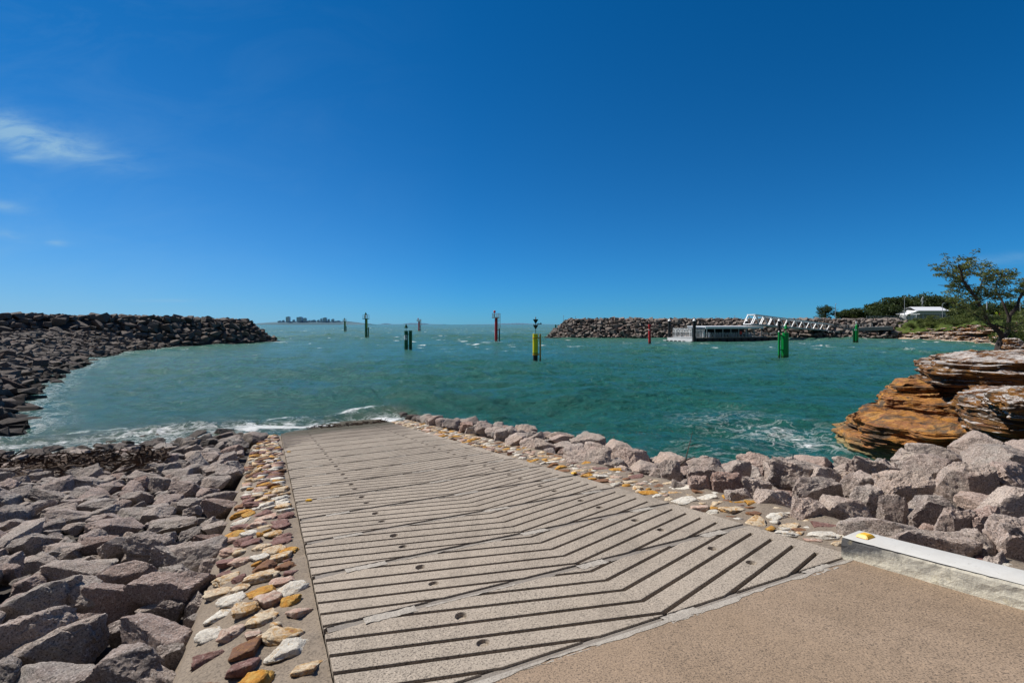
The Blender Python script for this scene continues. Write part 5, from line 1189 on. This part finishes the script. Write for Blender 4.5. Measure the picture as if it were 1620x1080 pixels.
def car(x, y, Y, mat, label, rot):
    o = empty('parked_car', at(x, y, Y)); o.rotation_euler = (0, 0, rot); tag(o, label, 'car'); z = Vector((0, 0, 1)); 
    def add(mb, nm, m_): me_o = mb.build(nm, M[m_]); me_o.parent = o; return me_o
    mb = MB(); mb.box((0, 0, .62), (4.4, 1.75, .62), None, .14); add(mb, 'body', mat)
    bm = bmesh.new(); r_ = bmesh.ops.create_cube(bm, size=1)
    for v_ in bm.verts: t_ = v_.co.z > 0; v_.co = Vector((v_.co.x*(1.7 if t_ else 2.6)-.2, v_.co.y*(1.4 if t_ else 1.62), .93+(.52 if t_ else 0)))
    me = bpy.data.meshes.new('windows'); bm.to_mesh(me); bm.free(); me.materials.append(M['glass']); link('windows', me, o)
    mb = MB(); mb.box((-.2, 0, 1.47), (1.72, 1.42, .07), None, .02); add(mb, 'roof', mat)
    for sx in (-1.35, 1.35):
        for sy in (-.8, .8):
            mb = MB(); mb.tube((sx, sy-.1, .32), (sx, sy+.1, .32), .32, .32, 16); add(mb, 'wheel', 'tyre')
    for sy in (-.6, .6): mb = MB(); mb.box((2.19, sy, .7), (.06, .35, .16)); add(mb, 'headlight', 'white')
car(1583.5, 507.3, 126, 'carwhite', 'white car parked behind the leaning tree, seen between its limbs', .3); car(1571, 506.5, 131, 'carsilver', 'grey car parked left of the white car behind the leaning tree', .2)

# ------------------------------------------------------------------ distant city and headlands
def haze(name, c):  # distance haze put into the base colour of far land
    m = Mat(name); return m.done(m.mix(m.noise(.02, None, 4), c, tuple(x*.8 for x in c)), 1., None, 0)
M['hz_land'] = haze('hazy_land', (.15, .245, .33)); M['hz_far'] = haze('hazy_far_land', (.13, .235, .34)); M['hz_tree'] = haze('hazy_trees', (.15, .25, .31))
def hazy_tower_mat(name, c, d):
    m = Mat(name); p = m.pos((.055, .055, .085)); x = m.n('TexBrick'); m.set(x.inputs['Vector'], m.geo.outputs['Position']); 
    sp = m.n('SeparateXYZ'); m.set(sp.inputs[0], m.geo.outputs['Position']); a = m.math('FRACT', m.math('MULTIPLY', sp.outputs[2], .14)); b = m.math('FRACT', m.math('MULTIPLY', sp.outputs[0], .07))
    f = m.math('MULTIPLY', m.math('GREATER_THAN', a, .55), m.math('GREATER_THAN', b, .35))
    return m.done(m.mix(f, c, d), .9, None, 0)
M['tw1'] = hazy_tower_mat('hazy_blue_grey_tower', (.40, .56, .70), (.31, .46, .60)); M['tw2'] = hazy_tower_mat('hazy_pale_tower', (.52, .64, .75), (.38, .51, .64)); M['tw3'] = hazy_tower_mat('hazy_dark_tower', (.32, .47, .61), (.26, .40, .54))  # aerial haze mixed into the tower colours
YD = 5200.
def headland(name, px, Y, mat, label):
    xs_ = np.linspace(px[0][0], px[-1][0], 260); h = np.interp(xs_, [p[0] for p in px], [p[1] for p in px]); base_ = np.interp(xs_, [p[0] for p in px], [p[1] for p in px])
    h = h-.55*np.abs(vnoise(np.stack([xs_*.5, 0*xs_, 0*xs_], -1), 3))*(513-h > .8)-.3*np.abs(vnoise(np.stack([xs_*1.4, 0*xs_, 0*xs_], -1), 8))*(513-h > .8)
    rows = []
    for d, f in ((0, 0), (30, .5), (90, .9), (200, 1.), (420, .9), (700, 0)):
        rows.append(np.array([(a_*f0 if False else (xx-810)/F*Y, Y+d, -2 if f == 0 else max(-2, (CZ+(513-hh)/F*Y)*f)) for xx, hh, a_, f0 in zip(xs_, h, h, h)]))
    V = np.stack(rows); me = npmesh(name, V.reshape(-1, 3), grid_faces(len(rows), len(xs_)), M[mat], False); return tag(link(name, me), label, kind='structure')
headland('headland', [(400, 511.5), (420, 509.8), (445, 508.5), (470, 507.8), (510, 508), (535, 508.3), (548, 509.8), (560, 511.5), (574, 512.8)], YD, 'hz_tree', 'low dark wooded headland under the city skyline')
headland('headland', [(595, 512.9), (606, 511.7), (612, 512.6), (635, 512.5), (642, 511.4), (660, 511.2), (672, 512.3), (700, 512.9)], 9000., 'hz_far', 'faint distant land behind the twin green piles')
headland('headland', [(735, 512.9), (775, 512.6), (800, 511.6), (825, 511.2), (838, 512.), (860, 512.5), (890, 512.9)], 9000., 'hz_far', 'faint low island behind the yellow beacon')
B_ = [(452, 457.6, 501.1, 'tw2', 'tall narrow slab tower at the left of the skyline'), (462.5, 466, 506, 'tw3', 'low block between the narrow tower and the wide tower'), (469, 477, 501.6, 'tw1', 'wide tall tower in the middle left of the skyline'), (479, 484, 503.2, 'tw1', 'mid height tower right of the wide tower'), (486, 491, 507, 'tw2', 'low pale block in the middle of the skyline'), (492, 498, 506.4, 'tw3', 'low dark block in the middle of the skyline'),
 (501.5, 505, 506.3, 'tw3', 'low block left of the stepped towers'), (506.5, 509.4, 504, 'tw1', 'slim tower left of the stepped tower'), (510.4, 515.8, 502.6, 'tw1', 'stepped tall tower in the right of the skyline'), (518, 521.2, 505.1, 'tw3', 'small tower right of the stepped tower'), (524, 528, 504.9, 'tw1', 'separate tower near the right end of the skyline'), (530, 537, 507.4, 'tw2', 'low pale block at the right end of the skyline'), (439, 444, 507.6, 'tw2', 'low pale block at the left end of the skyline'), (446, 449.5, 506.8, 'tw3', 'small dark block left of the narrow tower')]
for x0, x1, y0, mt, lab in B_:
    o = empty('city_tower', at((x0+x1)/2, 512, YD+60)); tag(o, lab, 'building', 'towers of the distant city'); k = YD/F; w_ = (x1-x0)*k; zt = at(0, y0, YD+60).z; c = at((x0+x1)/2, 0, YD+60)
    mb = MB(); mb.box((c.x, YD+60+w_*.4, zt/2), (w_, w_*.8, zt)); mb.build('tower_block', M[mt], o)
    mb = MB(); mb.box((c.x+w_*.1, YD+60+w_*.4, zt+2.5), (w_*.45, w_*.4, 5)); mb.build('roof_plant', M['tw3'], o)
o = empty('cargo_ship', at(853, 513, 6500)); tag(o, 'tiny distant ship on the horizon right of the black cones', 'ship'); k = 6500/F; mb = MB(); mb.box(at(853, 512.3, 6500), (8*k, 12, 1.4*k)); mb.build('hull', M['hz_land'], o); mb = MB(); mb.box(at(855.5, 511.1, 6500), (1.8*k, 10, 1.6*k)); mb.build('bridge', M['hz_far'], o); mb = MB(); mb.box(at(851.5, 511., 6500), (.4*k, 6, 2.*k)); mb.build('crane', M['hz_land'], o)

# ------------------------------------------------------------------ seaweed and driftwood
def weed(pts, size, label, name, seed):
    r = np.random.default_rng(seed); C = np.array(pts); n = len(C); a = r.normal(size=(n, 3)); a[:, 2] *= .45; a /= np.linalg.norm(a, axis=1)[:, None]; b = np.cross(a, r.normal(size=(n, 3))); b /= np.linalg.norm(b, axis=1)[:, None]
    L = size*r.uniform(.4, 1.5, n)[:, None]; a = a*L; b = b*L*.10; m_ = np.cross(a, b); m_ = m_/(np.linalg.norm(m_, axis=1)[:, None]+1e-9)*L*.25
    V = np.stack([C-a-b, C-a+b, C+m_+b*1.3, C+m_-b*1.3, C+a+b*.3, C+a-b*.3], 1).reshape(-1, 3)
    i = np.arange(n)[:, None]*6; Fc = np.concatenate([i+np.array([[0, 1, 2, 3]]), i+np.array([[3, 2, 4, 5]])]); return tag(link(name, npmesh(name, V, Fc, M['weed'])), label, 'seaweed', kind='stuff')
pts = []
for _ in range(3000):
    x = random.uniform(-90, 262); yc = 741-.055*max(0, x)+random.gauss(0, 3.6+2.5*math.sin(x*.05)**2); dx = (x-810)/F; al = -GA*dx+GB; t = (H0+.02)/((yc-513)/F-SL*al); p = at(x, yc, t); pts.append((p.x, p.y, p.z+random.uniform(.0, .2)))
weed(pts, .15, 'band of dry brown seaweed washed up across the boulders of the left bank', 'seaweed', 3)
pts = []
for _ in range(700):
    x = random.gauss(985, 38); yc = 690.5-.02*(x-985)+random.gauss(0, 3.2); p = onz(x, yc, .05); pts.append((p.x, p.y, .04+random.uniform(-.03, .05)))
weed(pts, .06, 'specks of dark seaweed floating beside the right heap of boulders', 'floating_seaweed', 4)
pts = []
for _ in range(260):
    u = random.uniform(1.2, 4.2); p = rp(u, 19.2+random.gauss(0, .14)-.1*(u-2)); pts.append((p.x, p.y, max(p.z, 0)+.03+random.uniform(0, .05)))
weed(pts, .10, 'thin dark line of seaweed at the water edge of the ramp', 'wet_seaweed', 5)
def stick(a, b, r, label):
    o = empty('driftwood', a); tag(o, label, 'driftwood'); mb = MB(); a = Vector(a); b = Vector(b); m_ = a.lerp(b, .5)+Vector((0, 0, (b-a).length*.08)); mb.tube(a, m_, r, r*.8, 8); mb.tube(m_, b, r*.8, r*.3, 8); mb.tube(m_, m_+Vector((.05, .02, .16))*3, r*.5, r*.2, 6); mb.build('branch', M['wood'], o)
stick(at(1068, 741, 7.7), at(1100, 722, 7.9), .02, 'thin forked driftwood branch on top of the right boulder heap'); stick(at(5, 690, 17.6), at(62, 697, 17.2), .07, 'dark driftwood branch sticking out from the rocks at the left waterline')

# small pieces hang on the part that carries them
for o in list(bpy.data.objects):
    host = {'number': 'number_plate', 'guard_rail': 'platform', 'lamp_head': 'arm', 'gutter': 'roof'}.get(o.name.split('.')[0])
    if host and o.parent:
        for q in o.parent.children:
            if q.name.split('.')[0] == host and q is not o: o.parent = q; break
